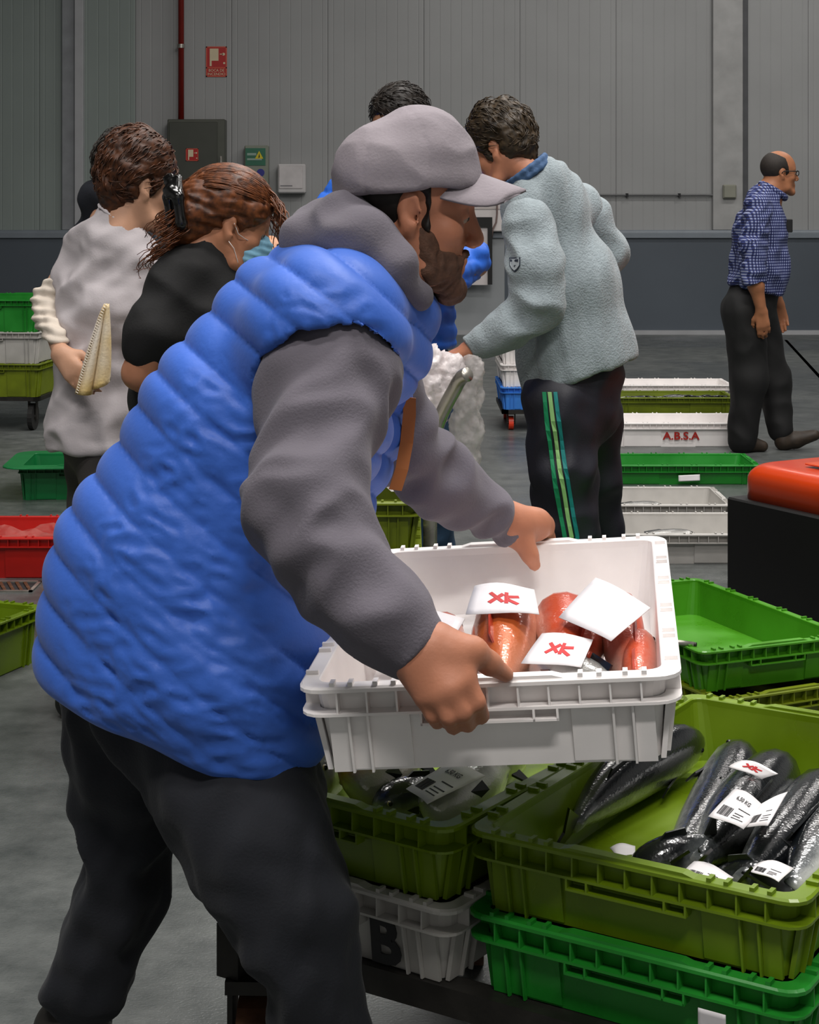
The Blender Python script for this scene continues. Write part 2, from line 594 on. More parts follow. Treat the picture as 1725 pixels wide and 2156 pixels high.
# floor joints
def strip(p, q, w, name, m, z=0.0015):
    p, q = Vector(p), Vector(q)
    t = (q - p).normalized(); s = Vector((-t.y, t.x, 0)) * w / 2
    a = [p - s, p + s, q + s, q - s]
    return MB().add([(*v.xy, 0.0) for v in a] + [(*v.xy, z) for v in a], [(4, 5, 6, 7)[::-1], (4, 5, 6, 7), (0, 1, 5, 4), (2, 3, 7, 6)]).build(name, m)
for n, (a, b) in enumerate([((1655, 716), (1760, 830)), ((1310, 722), (1540, 700))]):
    if n == 0:
        o = strip(onz(*a, 0), onz(*b, 0), 0.03, 'trim_%d' % (5 + n), M_dark); tag(o, kind='structure')

# red riser pipe
p = empty('fire_pipe', (wx(384), DW - 0.1, wz(253)))
MB().cyl((wx(384), DW - 0.1, wz(256)), (wx(384), DW - 0.1, CEIL), 0.032).build('pipe', M_redpipe, p, smooth=True)
MB().cyl((wx(384), DW - 0.1, wz(103)), (wx(384), DW - 0.1, wz(95)), 0.042).add(*(lambda m: (m.v, m.f))(MB().box(wx(379), wx(389), DW - 0.1, DW, wz(101), wz(97)))).build('clamp', M_steel, p)
tag(p, 'red vertical fire water pipe running up the far wall', 'pipe')
# hose cabinet
p = empty('hose_cabinet', (wx(418), DW, wz(420)))
x0, x1, z0, z1 = wx(358), wx(478), wz(420), wz(253)
MB().bbox(x0, x1, DW - 0.2, DW, z0, z1, 0.008).build('body', M_cab, p)
MB().bbox(x0 + 0.02, x1 - 0.08, DW - 0.215, DW - 0.2, z0 + 0.02, z1 - 0.03, 0.004).build('door', mat('cabinet_door', '474942', 0.45, metal=0.3, var=0.06), p)
MB().box(x1 - 0.05, x1 - 0.03, DW - 0.225, DW - 0.2, wz(345), wz(330)).build('latch', M_steel, p)
tag(p, 'grey metal fire hose cabinet under the red pipe', 'cabinet')
def hose_sign(name, x0, x1, y0, y1, yoff, caption, label):
    p = empty(name, (wx((x0 + x1) / 2), DW - yoff, wz(y1)))
    Y = DW - yoff
    a, b, c, d = wx(x0), wx(x1), wz(y1), wz(y0)
    w = b - a
    zc = c + (d - c) * (0.3 if caption else 0)
    MB().box(a, b, Y - 0.006, Y, c, d).build('plate', M_sign, p)
    m = MB()
    e = 0.012 * w / 0.22
    for q in ((a, b, c, c + e), (a, b, d - e, d), (a, a + e, c, d), (b - e, b, c, d)):
        m.box(q[0], q[1], Y - 0.008, Y - 0.006, q[2], q[3])
    if caption: m.box(a, b, Y - 0.008, Y - 0.006, zc - e / 2, zc + e / 2)
    m.build('border', mat('sign_border', 'c8503a', 0.5), p)
    h = d - zc
    m = MB()
    m.box(a + 0.18 * w, a + 0.60 * w, Y - 0.008, Y - 0.006, zc + 0.33 * h, zc + 0.90 * h)
    m.box(a + 0.18 * w, a + 0.27 * w, Y - 0.008, Y - 0.006, zc + 0.08 * h, zc + 0.33 * h)
    m.box(a + 0.66 * w, a + 0.82 * w, Y - 0.008, Y - 0.006, zc + 0.62 * h, zc + 0.66 * h)
    m.cyl((a + 0.84 * w, Y - 0.008, zc + 0.64 * h), (a + 0.84 * w, Y - 0.006, zc + 0.64 * h), 0.07 * w, 10)
    m.cyl((a + 0.87 * w, Y - 0.008, zc + 0.22 * h), (a + 0.87 * w, Y - 0.006, zc + 0.22 * h), 0.05 * w, 10)
    m.build('hose_symbol', M_cream, p)
    if caption:
        for k, t in enumerate(caption):
            o = link('lettering', text_mesh(t, 0.30 * (zc - c) * 1.35, M_cream), p)
            o.location = ((a + b) / 2 - p.location.x, -0.0075, zc - (zc - c) * (0.30 + 0.40 * k) - p.location.z)
            o.rotation_euler = (math.pi / 2, 0, 0)
            bbx = [v.co.x for v in o.data.vertices]
            ww = max(bbx) - min(bbx)
            o.scale = (min(1, 0.88 * w / ww), 1, 1)
    tag(p, label, 'sign')
hose_sign('fire_hose_sign', 434, 478, 98, 162, 0.0, ['BOCA DE', 'INCENDIO'], 'red fire hose sign with caption, high on the far wall')
hose_sign('fire_hose_sign', 397, 423, 314, 340, 0.215, None, 'small red hose sticker on the grey cabinet door')
# electrical box
p = empty('electrical_box', (wx(542), DW, wz(425)))
a, b, c, d = wx(517), wx(567), wz(425), wz(307)
MB().bbox(a, b, DW - 0.12, DW, c, d, 0.01).build('body', mat('box_greygreen', '84897c', 0.5, var=0.06), p)
zl = wz(349)
MB().box(a + 0.012, b - 0.03, DW - 0.126, DW - 0.12, zl, d - 0.03).build('label_plate', M_greenlab, p)
MB().box(a + 0.03, a + 0.13, DW - 0.128, DW - 0.126, wz(328), wz(323)).box(a + 0.03, a + 0.19, DW - 0.128, DW - 0.126, wz(338), wz(334)).build('print', mat('pale_print', '8fa79b', 0.5), p)
tx, tz = wx(548), wz(329)
MB().loft([[(tx - 0.045, y, tz - 0.03), (tx + 0.045, y, tz - 0.03), (tx, y, tz + 0.055)] for y in (DW - 0.129, DW - 0.126)], cap=True).build('warning_triangle', M_yel, p)
MB().loft([[(tx - 0.008, y, tz - 0.022), (tx + 0.008, y, tz - 0.015), (tx + 0.002, y, tz + 0.03)] for y in (DW - 0.131, DW - 0.129)], cap=True).build('bolt_symbol', M_ink, p)
MB().cyl((wx(551), DW - 0.126, wz(364)), (wx(551), DW - 0.12, wz(364)), 0.042, 20).build('blue_disc', M_blue, p)
tag(p, 'grey electrical box with green warning label on far wall', 'electrical box')
# white dispenser box
p = empty('wall_dispenser', (wx(616), DW, wz(407)))
a, b, c, d = wx(587), wx(645), wz(407), wz(346)
MB().bbox(a, b, DW - 0.15, DW, c, d, 0.014).build('body', M_whitebox, p)
MB().bbox(a + 0.015, b - 0.03, DW - 0.158, DW - 0.15, c + 0.05, d - 0.02, 0.006).build('cover', mat('dispenser_cover', 'cfcaca', 0.4), p)
MB().box(a + 0.03, a + 0.16, DW - 0.161, DW - 0.158, c + 0.075, c + 0.085).build('slot', mat('slot_grey', '77757a', 0.5), p)
tag(p, 'white paper dispenser box mounted on the far wall', 'dispenser')
# conduit and junction box
p = empty('cable_conduit', (wx(1400), DW, wz(411)))
MB().cyl((wx(1180), DW - 0.03, wz(411)), (wx(1521), DW - 0.03, wz(411)), 0.012, 8).build('conduit', mat('conduit_grey', '5e5f60', 0.5), p)
for q in (1320, 1430):
    MB().box(wx(q) - 0.012, wx(q) + 0.012, DW - 0.05, DW, wz(411) - 0.02, wz(411) + 0.02).build('clip', M_dark, p)
tag(p, 'thin grey cable conduit running along the far wall', 'conduit')
p = empty('junction_box', (wx(1534), DW, wz(418)))
MB().bbox(wx(1520), wx(1548), DW - 0.09, DW, wz(418), wz(389), 0.008).build('body', M_joint, p)
MB().bbox(wx(1522), wx(1546), DW - 0.1, DW - 0.09, wz(416), wz(391), 0.004).build('lid', M_joint, p)
tag(p, 'square grey junction box at the end of the conduit', 'junction box')
# white wall unit with black framed board hanging below the man's cap
d0 = 12.5
def rect(m, x0, x1, y0, y1, d, th):
    a, b = pt(x0, y1, d), pt(x1, y0, d)
    return m.box(a[0], b[0], d, d + th, a[2], b[2])
p = empty('wall_unit', (wx(1010), DW, wz(495)))
MB().bbox(wx(955), wx(1066), DW - 0.16, DW, wz(487), wz(392), 0.01).build('body', mat('unit_white', 'e9e2e0', 0.4, var=0.03), p)
MB().bbox(wx(960), wx(1061), DW - 0.17, DW - 0.16, wz(440), wz(396), 0.01).build('cover', mat('unit_cover', 'ded6d2', 0.4, var=0.03), p)
cp = [(1046, 412), (1045, 430), (1045, 450), (1043, 468), (1036, 482), (1034, 500)]
MB().tube([(wx(a), DW - 0.2, wz(b)) for a, b in cp], 0.011, 6).build('cord', mat('cord_mauve', '85706c', 0.5), p, smooth=True)
tag(p, 'white wall unit with hanging cord behind the capped man', 'wall unit')
p = empty('notice_board', (wx(985), DW - 0.25, wz(598)))
MB().box(wx(930), wx(1026), DW - 0.235, DW - 0.21, wz(598), wz(470)).build('panel', mat('board_white', 'e4dcdb', 0.4, var=0.03), p)
m = MB(); m.box(wx(1025), wx(1034.5), DW - 0.26, DW - 0.2, wz(597), wz(457)); m.box(wx(922), wx(1025), DW - 0.26, DW - 0.2, wz(478), wz(457)); m.box(wx(922), wx(930), DW - 0.26, DW - 0.2, wz(597), wz(478))
m.build('frame', M_black, p)
MB().box(wx(930), wx(1024), DW - 0.22, DW, wz(500), wz(490)).build('bracket', M_steel, p)
tag(p, 'white board with black frame on the far wall beside the fleece sweater', 'notice board')
# drain grating
p = empty('drain_grating', (*onz(20, 1236, 0)[:2], 0))
y0, y1 = onz(20, 1247, 0)[1], onz(20, 1226, 0)[1]
xa, xb = -2.1, onz(78, 1236, 0)[0]
m = MB(); m.box(xa, xb, y0, y0 + 0.012, 0.0, 0.006); m.box(xa, xb, y1 - 0.012, y1, 0.0, 0.006); m.box(xb - 0.012, xb, y0, y1, 0, 0.006)
m.build('frame', M_steel, p)
MB().box(xa, xb, y0 + 0.012, y1 - 0.012, 0.0, 0.002).build('channel', M_dark, p)
sl = MB().box(-0.006, 0.006, (y0 - y1) / 2 + 0.012, (y1 - y0) / 2 - 0.012, -0.002, 0.003).mesh('slat', M_rust)
n = int((xb - xa) / 0.03)
for i in range(n):
    o = link('slat', sl, p); o.location = (xa + 0.03 * i + 0.02 - p.location.x, (y0 + y1) / 2 - p.location.y, 0.003); o.rotation_euler = (0, 0, 0.35)
tag(p, 'rusty slatted drain grating in the floor before the red crate', 'drain')

# ------------------------------------------------------------------ fish crates
def rr(w, l, r, n=4):
    out = []
    for cx, cy, a0 in ((w / 2 - r, l / 2 - r, 0), (-w / 2 + r, l / 2 - r, 90), (-w / 2 + r, -l / 2 + r, 180), (w / 2 - r, -l / 2 + r, 270)):
        for k in range(n + 1):
            a = math.radians(a0 + 90 * k / n)
            out.append((cx + r * math.cos(a), cy + r * math.sin(a)))
    return out
CRATES = {}
def crate_parts(W, L, H, m, studs=True, lipw=0.0):
    key = (W, L, H, m.name, studs, lipw)
    if key in CRATES:
        return CRATES[key]
    def ring(i, z, r): return [(x, y, z) for x, y in rr(W - 2 * i, L - 2 * i, r)]
    P = {}
    s = MB().loft([ring(0.030, 0.0, 0.03), ring(0.018, H - 0.004, 0.024), ring(0.023, H - 0.004, 0.022), ring(0.036, 0.010, 0.03)])
    n = len(ring(0, 0, 0.02))
    s.add(ring(0.036, 0.010, 0.03), [tuple(range(n))]); s.add(ring(0.030, 0.0, 0.03), [tuple(range(n))[::-1]])
    P['shell'] = s.mesh('shell', m)
    z = H
    P['rim'] = MB().loft([ring(0.024, z - 0.014, 0.02), ring(0.024, z - 0.0015, 0.02), ring(0.0225, z, 0.02), ring(0.003 - lipw, z, 0.03 + lipw), ring(0.0 - lipw, z - 0.0025, 0.03 + lipw), ring(0.0 - lipw, z - 0.007, 0.03 + lipw), ring(0.018, z - 0.007, 0.024)]).mesh('rim', m)
    zl = H - 0.037
    P['ledge'] = MB().loft([ring(0.0215, zl, 0.022), ring(0.001, zl, 0.03), ring(0.001, zl + 0.0035, 0.03), ring(0.021, zl + 0.0035, 0.022)]).mesh('ledge', m)
    def fins(half, edge):
        k = max(4, int((2 * half - 0.10) / 0.036))
        return [-half + 0.05 + (2 * half - 0.10) * i / k for i in range(k + 1)]
    f = MB()
    for x in fins(W / 2, L):
        for sg in (-1, 1):
            y0, y1 = sorted((sg * (L / 2 - 0.002), sg * (L / 2 - 0.021)))
            f.box(x - 0.0012, x + 0.0012, y0, y1, zl + 0.003, z - 0.006)
    for y in fins(L / 2, W):
        for sg in (-1, 1):
            x0, x1 = sorted((sg * (W / 2 - 0.002), sg * (W / 2 - 0.021)))
            f.box(x0, x1, y - 0.0012, y + 0.0012, zl + 0.003, z - 0.006)
    P['ribs'] = f.mesh('ribs', m)
    # corner ribs and proud wall panels below the ledge, feet at the corners
    def face(side, q):
        g = MB()
        if side in 'ns':
            sg, half, other = (-1 if side == 's' else 1), W / 2, L / 2
        else:
            sg, half, other = (-1 if side == 'w' else 1), L / 2, W / 2
        def slab(u0, u1, z0, z1, i0, i1):
            # i0/i1: inset at the bottom and at the top of the slab's outer face
            w0, w1 = other - i0, other - i1
            q = []
            for zz, w in ((z0, w0), (z1, w1)):
                for u, d in ((u0, w), (u1, w), (u1, w - 0.0065), (u0, w - 0.0065)):
                    q.append((u, sg * d, zz) if side in 'ns' else (sg * d, u, zz))
            g.add(q, [(0, 1, 5, 4), (1, 2, 6, 5), (2, 3, 7, 6), (3, 0, 4, 7), (4, 5, 6, 7), (3, 2, 1, 0)])
        for u in (half - 0.062, half - 0.086):
            slab(q * u - 0.0015, q * u + 0.0015, 0.0, zl, 0.020, 0.006)
        a, b = sorted((q * (half - 0.036), q * (half - 0.0602)))
        slab(a, b, 0.0, zl, 0.026, 0.014)
        a, b = sorted((q * 0.10, q * (half - 0.0870)))
        slab(a, b, 0.004, zl, 0.0265, 0.0145)
        a, b = sorted((q * (half - 0.0605), q * (half - 0.0875)))
        slab(a, b, 0.002, zl, 0.0285, 0.0165)
        return g.mesh('side_panel', m)
    for sd in 'nsew':
        for q in (-1, 1):
            P['side_%s%d' % (sd, q)] = face(sd, q)
    def grip(sg):
        g = MB()
        y0, y1 = sorted((sg * (L / 2 - 0.001), sg * (L / 2 - 0.020)))
        zz = zl - 0.015
        g.box(-0.085, 0.085, y0, y1, zz, zz + 0.003)
        for x in (-0.084, -0.055, 0.055, 0.084):
            g.box(x - 0.0014, x + 0.0014, y0, y1, zz, zl)
        y0, y1 = sorted((sg * (L / 2 - 0.003), sg * (L / 2 - 0.020)))
        g.add([(-0.095, y0, z), (0.095, y0, z), (0.095, y1, z), (-0.095, y1, z), (-0.08, y0, z + 0.004), (0.08, y0, z + 0.004), (0.08, y1, z + 0.004), (-0.08, y1, z + 0.004)],
              [(4, 5, 6, 7), (0, 1, 5, 4), (1, 2, 6, 5), (2, 3, 7, 6), (3, 0, 4, 7)])
        return g.mesh('handle_grip', m)
    P['grip0'], P['grip1'] = grip(-1), grip(1)
    if studs:
        g = MB()
        for q in (-1, 1):
            for sg in (-1, 1):
                for u in (0.115, 0.138, W / 2 - 0.045, W / 2 - 0.068):
                    y = sg * (L / 2 - 0.011)
                    g.box(q * u - 0.003, q * u + 0.003, y - 0.008, y + 0.008, z - 0.001, z + 0.005)
                for u in (0.06, 0.085, 0.18, 0.205, 0.3, 0.325):
                    if u < L / 2 - 0.04:
                        x = sg * (W / 2 - 0.011)
                        g.box(x - 0.008, x + 0.008, q * u - 0.003, q * u + 0.003, z - 0.001, z + 0.005)
        P['studs'] = g.mesh('rim_studs', m)
    CRATES[key] = P
    return P

def crate_children(o, P):
    nm = {'grip0': 'handle_grip', 'grip1': 'handle_grip', 'studs': 'rim_studs'}
    for k, me in P.items():
        c = link(nm.get(k, 'side_panel' if k.startswith('side') else k), me, o)
        if k in ('ribs', 'studs', 'grip0', 'grip1'):
            c['kind'] = 'stuff'

def crate(center, yaw, W, L, H, m, label, group=None, rot=None, studs=True, lipw=0.0, name='fish_crate'):
    """center: middle of the underside"""
    o = empty(name, center, yaw)
    if rot: o.rotation_euler = rot
    crate_children(o, crate_parts(W, L, H, m, studs, lipw))
    tag(o, label, 'crate', group)
    return o

def crate_at(c_right, d_front, W, L, H, m, z, label, **kw):
    """c_right: near right corner (x, y) of the footprint; d_front: unit vector from the near right corner to the near left corner"""
    f = Vector(d_front).normalized()
    back = Vector((-f.y, f.x)) if (-f.y * 0 + f.x) > 0 else Vector((f.y, -f.x))
    c = Vector(c_right) + f * W / 2 + back * L / 2
    yaw = math.atan2(-f.y, -f.x)
    return crate((c.x, c.y, z), yaw, W, L, H, m, label, **kw)

CW, CL, CHt = 0.48, 0.78, 0.111
# stack on the right of the trolley
Z0 = 0.310
G_ST = 'crates stacked on the trolley'
RC = (0.478, 2.08)
fdir = (-0.405, 0.254)
green_low = crate_at(RC, fdir, CW, CL, CHt, M_green, Z0, 'bright green crate under the lime crate of dark fish', group=G_ST)
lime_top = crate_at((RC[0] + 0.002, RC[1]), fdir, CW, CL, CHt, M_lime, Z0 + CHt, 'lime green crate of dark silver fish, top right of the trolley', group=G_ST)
LC = (0.056, 2.32)
fdl = (-0.387, 0.269)
white_b = crate_at(LC, fdl, CW, CL, CHt, M_wgrey, Z0, 'off-white crate marked with a black letter B, low on the trolley', group=G_ST)
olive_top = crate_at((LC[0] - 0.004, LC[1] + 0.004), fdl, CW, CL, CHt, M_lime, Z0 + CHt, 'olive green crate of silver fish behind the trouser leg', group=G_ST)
o = link('lettering', text_mesh('B', 0.095, M_ink, bold=0.0035), white_b, (0.118, -CL / 2 + 0.0155, 0.037)); o.rotation_euler = (math.radians(96), 0, 0)

# carried crate
o_n = (pt(615, 1434, 2.11) + pt(1440, 1437, 2.07)) / 2
carried = empty('fish_crate')
CWc, CLc = 0.475, 0.72
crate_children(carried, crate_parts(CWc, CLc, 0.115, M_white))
tag(carried, 'white crate of red fish carried by the man in the blue vest', 'crate')
yaw, pit, rol = math.radians(-7.0), math.radians(2.5), math.radians(-4.3)
Rc = Matrix.Rotation(yaw, 3, 'Z') @ Matrix.Rotation(pit, 3, 'X') @ Matrix.Rotation(rol, 3, 'Y')
carried.rotation_mode = 'QUATERNION'
carried.rotation_quaternion = Rc.to_quaternion()
carried.location = Vector(o_n) - Rc @ Vector((0, -CLc / 2, 0.115))
def in_carried(x, y, z): return carried.location + Rc @ Vector((x, y, z))

# two crates stacked on the floor to the right
cr = onz(1798, 1337, 0.226)
a = crate_at((cr[0], cr[1]), (-0.924, -0.381), CW, CL, 0.113, M_mgreen, 0.113, 'empty grass green crate beside the orange pallet truck')
crate_at((cr[0] + 0.03, cr[1] - 0.02), (-0.90, -0.43), CW, CL, 0.113, M_olive, 0.0, 'olive crate on the floor underneath the empty green crate')
tl = pt(1462, 1357, 4.50)
p = MB().tube([tl, tl + np.array([-0.12, 0.05, 0.004])], 0.007, 12)
p2 = MB().tube([tl + np.array([0.0, 0, 0]), tl + np.array([0.006, -0.0025, 0])], 0.0062, 12)
pe = empty('metal_rod', tl); p.build('rod', M_steel, pe, smooth=True); p2.build('end_cap', M_dsteel, pe)
tag(pe, 'short shiny metal rod lying across the empty green crate', 'rod')

# row of crates on the floor to the right
G_ROW = 'row of crates on the floor to the right'
def row(xc_px, yb, m, H, label, L=0.8, W=0.48, yaw=0.0, dz=0.0, **kw):
    c = onz(xc_px, yb, 0)
    return crate((c[0], c[1] + W / 2, dz), math.pi / 2 + yaw, W, L, H, m, label, group=G_ROW, **kw)
row_w1 = row(1410, 1190, M_wgrey, 0.119, 'front white crate of the row, beside the black pallet truck body', L=0.78)
cB = onz(1410, 1190, 0)
row_w2 = crate((cB[0] - 0.03, 7.24 + 0.25, 0), math.pi / 2, 0.48, 0.8, 0.119, M_wgrey, 'second white crate of the row, in front of the green one', group=G_ROW)
row_g = row(1432, 1022, M_green, 0.10, 'flat green crate in the row with a paper slip stuck inside', L=0.80, W=0.42)
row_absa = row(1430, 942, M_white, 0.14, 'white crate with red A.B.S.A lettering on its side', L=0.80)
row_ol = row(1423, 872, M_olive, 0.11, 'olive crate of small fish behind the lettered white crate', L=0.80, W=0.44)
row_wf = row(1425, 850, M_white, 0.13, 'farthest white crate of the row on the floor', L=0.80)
o = link('lettering', text_mesh('A.B.S.A', 0.062, mat('red_print', 'a8231c', 0.5), bold=0.0015), row_absa, (-0.48 / 2 + 0.0138, -0.015, 0.062)); o.rotation_euler = (math.radians(95), 0, -math.pi / 2)
o.scale = (1.12, 1, 1)

# stack of white and blue crates on a dolly with red wheels
c = onz(1112, 908, 0)
SB = (c[0] + 0.06, c[1] + 0.36)
z = 0.13
G_SB = 'crates on the red wheeled dolly'
for i, (m, h, lab) in enumerate([(M_bluec, 0.14, 'blue crate at the bottom of the stack on red wheels'), (M_white, 0.14, 'white crate between the blue crate and the top white crate'), (M_white, 0.14, 'white crate on top of the stack with red wheels')]):
    crate((SB[0], SB[1], z), 0.0, 0.46, 0.72, h, m, lab, group=G_SB); z += h
def caster(m_f, m_w, r, w, n_fork=True):
    a = MB().cyl((-w / 2, 0, r), (w / 2, 0, r), r, 20)
    f = MB().box(-w / 2 - 0.012, -w / 2 - 0.006, -0.02, 0.02, r * 0.8, 2 * r + 0.02).box(w / 2 + 0.006, w / 2 + 0.012, -0.02, 0.02, r * 0.8, 2 * r + 0.02).box(-w / 2 - 0.012, w / 2 + 0.012, -0.025, 0.025, 2 * r + 0.012, 2 * r + 0.02)
    h = MB().cyl((-w / 2 - 0.013, 0, r), (w / 2 + 0.013, 0, r), r * 0.22, 10)
    return a.mesh('wheel', m_w), f.mesh('fork', m_f), h.mesh('axle', m_f)
def dolly(name, x, y, yaw, W, L, ztop, mdeck, mw, label, r=0.05, w=0.03, cat='dolly'):
    p = empty(name, (x, y, 0), yaw)
    zd = ztop - 0.025
    m = MB()
    for q in (-1, 1):
        m.box(q * (W / 2 - 0.02) - 0.02, q * (W / 2 - 0.02) + 0.02, -L / 2, L / 2, zd, ztop)
        m.box(-W / 2, W / 2, q * (L / 2 - 0.02) - 0.02, q * (L / 2 - 0.02) + 0.02, zd, ztop)
    m.box(-W / 2 + 0.03, W / 2 - 0.03, -0.02, 0.02, zd, ztop - 0.004)
    link('deck_frame', m.mesh('deck_frame', mdeck), p)
    wm, fm, hm = caster(M_dsteel, mw, (zd - 0.02) / 2, w)
    for a in (-1, 1):
        for b in (-1, 1):
            c = link('caster', fm, p, (a * (W / 2 - 0.06), b * (L / 2 - 0.07), 0))
            link('wheel', wm, c); link('axle', hm, c)
    tag(p, label, cat)
    return p
dolly('crate_dolly', SB[0], SB[1], 0.0, 0.44, 0.70, 0.13, M_dsteel, M_orange2, 'low dolly on red wheels under the blue crate')

# stack on the left
c = onz(72, 908, 0)
SL = (c[0] - 0.24, c[1] + 0.42)
z = 0.21
G_SL = 'crates in the stack at the left edge'
for i, (m, h, lab) in enumerate([(M_olive, 0.205, 'olive crate at the bottom of the left edge stack'), (M_wgrey, 0.195, 'white crate in the middle of the left edge stack'), (M_green, 0.20, 'green crate on top of the left edge stack')]):
    crate((SL[0] - 0.03 * i * 0.3, SL[1], z), math.radians(-4), 0.62, 0.85, h, m, lab, group=G_SL); z += h
dolly('crate_dolly', SL[0], SL[1], math.radians(-4), 0.60, 0.80, 0.21, M_dsteel, M_rubber, 'dark wheeled dolly under the left edge crate stack')
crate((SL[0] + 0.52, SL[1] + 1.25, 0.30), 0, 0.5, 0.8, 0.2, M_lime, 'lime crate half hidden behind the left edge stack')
crate((SL[0] + 0.52, SL[1] + 1.25, 0.10), 0, 0.5, 0.8, 0.2, M_olive, 'olive crate under the half hidden lime crate')
dolly('crate_dolly', SL[0] + 0.52, SL[1] + 1.25, 0, 0.48, 0.78, 0.10, M_dsteel, M_rubber, 'low dolly under the crates behind the left edge stack')

# green, red and lime crates on the floor at the left
c = onz(148, 1060, 0)
crate((c[0], c[1] + 0.30, 0), math.radians(4), 0.56, 0.44, 0.165, M_dgreen, 'bottle green tub with a wide rim standing on the floor', lipw=0.07, studs=False, name='plastic_tub')
c = onz(30, 1222, 0)
red_c = crate((c[0] - 0.14, c[1] + 0.24, 0), math.pi / 2, 0.46, 0.78, 0.155, M_red, 'red crate with clear plastic film inside, at the left edge')
c = onz(0, 1413, 0)
# near left lime crate: its right end shows
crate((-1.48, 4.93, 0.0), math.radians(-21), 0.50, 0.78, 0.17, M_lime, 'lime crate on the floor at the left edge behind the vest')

# ------------------------------------------------------------------ trolley under the stacks
t = empty('crate_trolley', (0.05, 2.6, 0))
A = Vector((RC[0] + 0.03, RC[1] - 0.02)); Bv = Vector((LC[0], LC[1])) + Vector(fdl).normalized() * (CW - 0.06)
f = (Bv - A).normalized(); bk = Vector((-f.y, f.x)) * (1 if f.x < 0 and False else -1)
if bk.y < 0: bk = -bk
A3 = Vector((A.x, A.y, 0)); f3 = Vector((f.x, f.y, 0)); b3 = Vector((bk.x, bk.y, 0))
Lw = (Bv - A).length
def beam(m, p, q, w, z0, z1):
    p, q = Vector(p), Vector(q)
    tt = (q - p).normalized(); sd = Vector((-tt.y, tt.x, 0)) * w / 2
    a = [p - sd, p + sd, q + sd, q - sd]
    m.add([(v.x, v.y, z0) for v in a] + [(v.x, v.y, z1) for v in a], [(0, 3, 2, 1), (4, 5, 6, 7), (0, 1, 5, 4), (1, 2, 6, 5), (2, 3, 7, 6), (3, 0, 4, 7)])
for k in (0.02, 0.40, 0.76):
    m = MB(); beam(m, A3 + b3 * k, A3 + b3 * k + f3 * Lw, 0.04, Z0 - 0.04, Z0 - 0.001); m.build('cross_beam', M_dsteel, t)
for k in (0.02, Lw / 2, Lw - 0.02):
    m = MB(); beam(m, A3 + f3 * k, A3 + f3 * k + b3 * 0.78, 0.04, Z0 - 0.08, Z0 - 0.04); m.build('long_beam', M_dsteel, t)
for k, j in ((0.07, 0.08), (0.07, 0.70), (Lw - 0.035, 0.05), (Lw - 0.035, 0.70)):
    c = A3 + f3 * k + b3 * j
    w = 0.045
    dv = (f3 * 0.5 + b3 * 0.85).normalized(); sd = Vector((-dv.y, dv.x, 0))
    ww = MB().cyl(c + sd * -w / 2 + Vector((0, 0, 0.1)), c + sd * w / 2 + Vector((0, 0, 0.1)), 0.10, 28)
    fk = MB()
    for q in (-1, 1):
        e = c + sd * q * (w / 2 + 0.012)
        beam(fk, e - dv * 0.035 + Vector((0, 0, 0)), e + dv * 0.035, 0.008, 0.09, 0.215)
    beam(fk, c - dv * 0.05, c + dv * 0.05, w + 0.035, 0.212, 0.232)
    fo = fk.build('caster_fork', M_dsteel, t)
    wo = ww.build('wheel', M_rust, t, smooth=False)
    MB().cyl(c + sd * -(w / 2 + 0.02) + Vector((0, 0, 0.1)), c + sd * (w / 2 + 0.02) + Vector((0, 0, 0.1)), 0.018, 10).build('axle_bolt', M_steel, t)
tag(t, 'dark steel trolley with rusty wheels under the crate stacks', 'trolley')

# ------------------------------------------------------------------ orange pallet truck
def truck():
    d0 = 5.7
    p0 = pt(1530, 1313, d0)
    p = empty('pallet_truck', (p0[0], d0, 0))
    X0 = p0[0]
    ztop = CH - (1046 - HY) / FPX * d0
    # black body: front corner edge at x=1530
    yaw = math.radians(-60)
    R = Matrix.Rotation(yaw, 3, 'Z')
    def tr(m): 
        m.v = [tuple(R @ Vector((a, b, c)) + Vector((X0, d0, 0))) for a, b, c in m.v]; return m
    tr(MB().bbox(0, 1.1, 0, 0.72, 0.05, ztop, 0.006)).build('body', mat('truck_black', '060606', 0.5, var=0.2), p)
    rings = []
    zt = CH - (972 - HY) / FPX * d0
    for k in range(9):
        th = math.pi / 2 * k / 8
        i = 0.028 + 0.055 * (1 - math.cos(th)); zz = ztop - 0.01 + (zt - ztop - 0.045) + 0.055 * math.sin(th)
        rings.append([(x + 0.55, y + 0.36, zz) for x, y in rr(1.1 - 2 * i, 0.72 - 2 * i, 0.07, 6)])
    rings.insert(0, [(x + 0.55, y + 0.36, ztop - 0.02) for x, y in rr(1.1 - 0.056, 0.72 - 0.056, 0.07, 6)])
    tr(MB().loft(rings, cap=True)).build('hood', M_orange, p, smooth=True)
    tr(MB().bbox(0.22, 0.9, 0.14, 0.58, zt + 0.008, zt + 0.014, 0.003)).build('top_pad', mat('pad_orange', 'c8481c', 0.4), p)
    tr(MB().bbox(0.3, 0.36, 0.2, 0.23, zt + 0.0135, zt + 0.0165, 0.001)).build('catch', M_black, p)
    for x in (0.2, 0.9):
        tr(MB().cyl((x, 0.06, 0.07), (x, 0.12, 0.07), 0.07, 20)).build('wheel', M_rubber, p)
    tr(MB().box(-0.001, 0.001, 0.1, 0.6, 0.2, 0.22)).build('seam', M_rubber, p)
    for k in (0.6, 0.8):
        tr(MB().cyl((k, -0.006, ztop - 0.035), (k, 0.002, ztop - 0.035), 0.008, 8)).build('bolt', M_steel, p)
    tag(p, 'electric pallet truck with orange hood and black body', 'pallet truck')
truck()

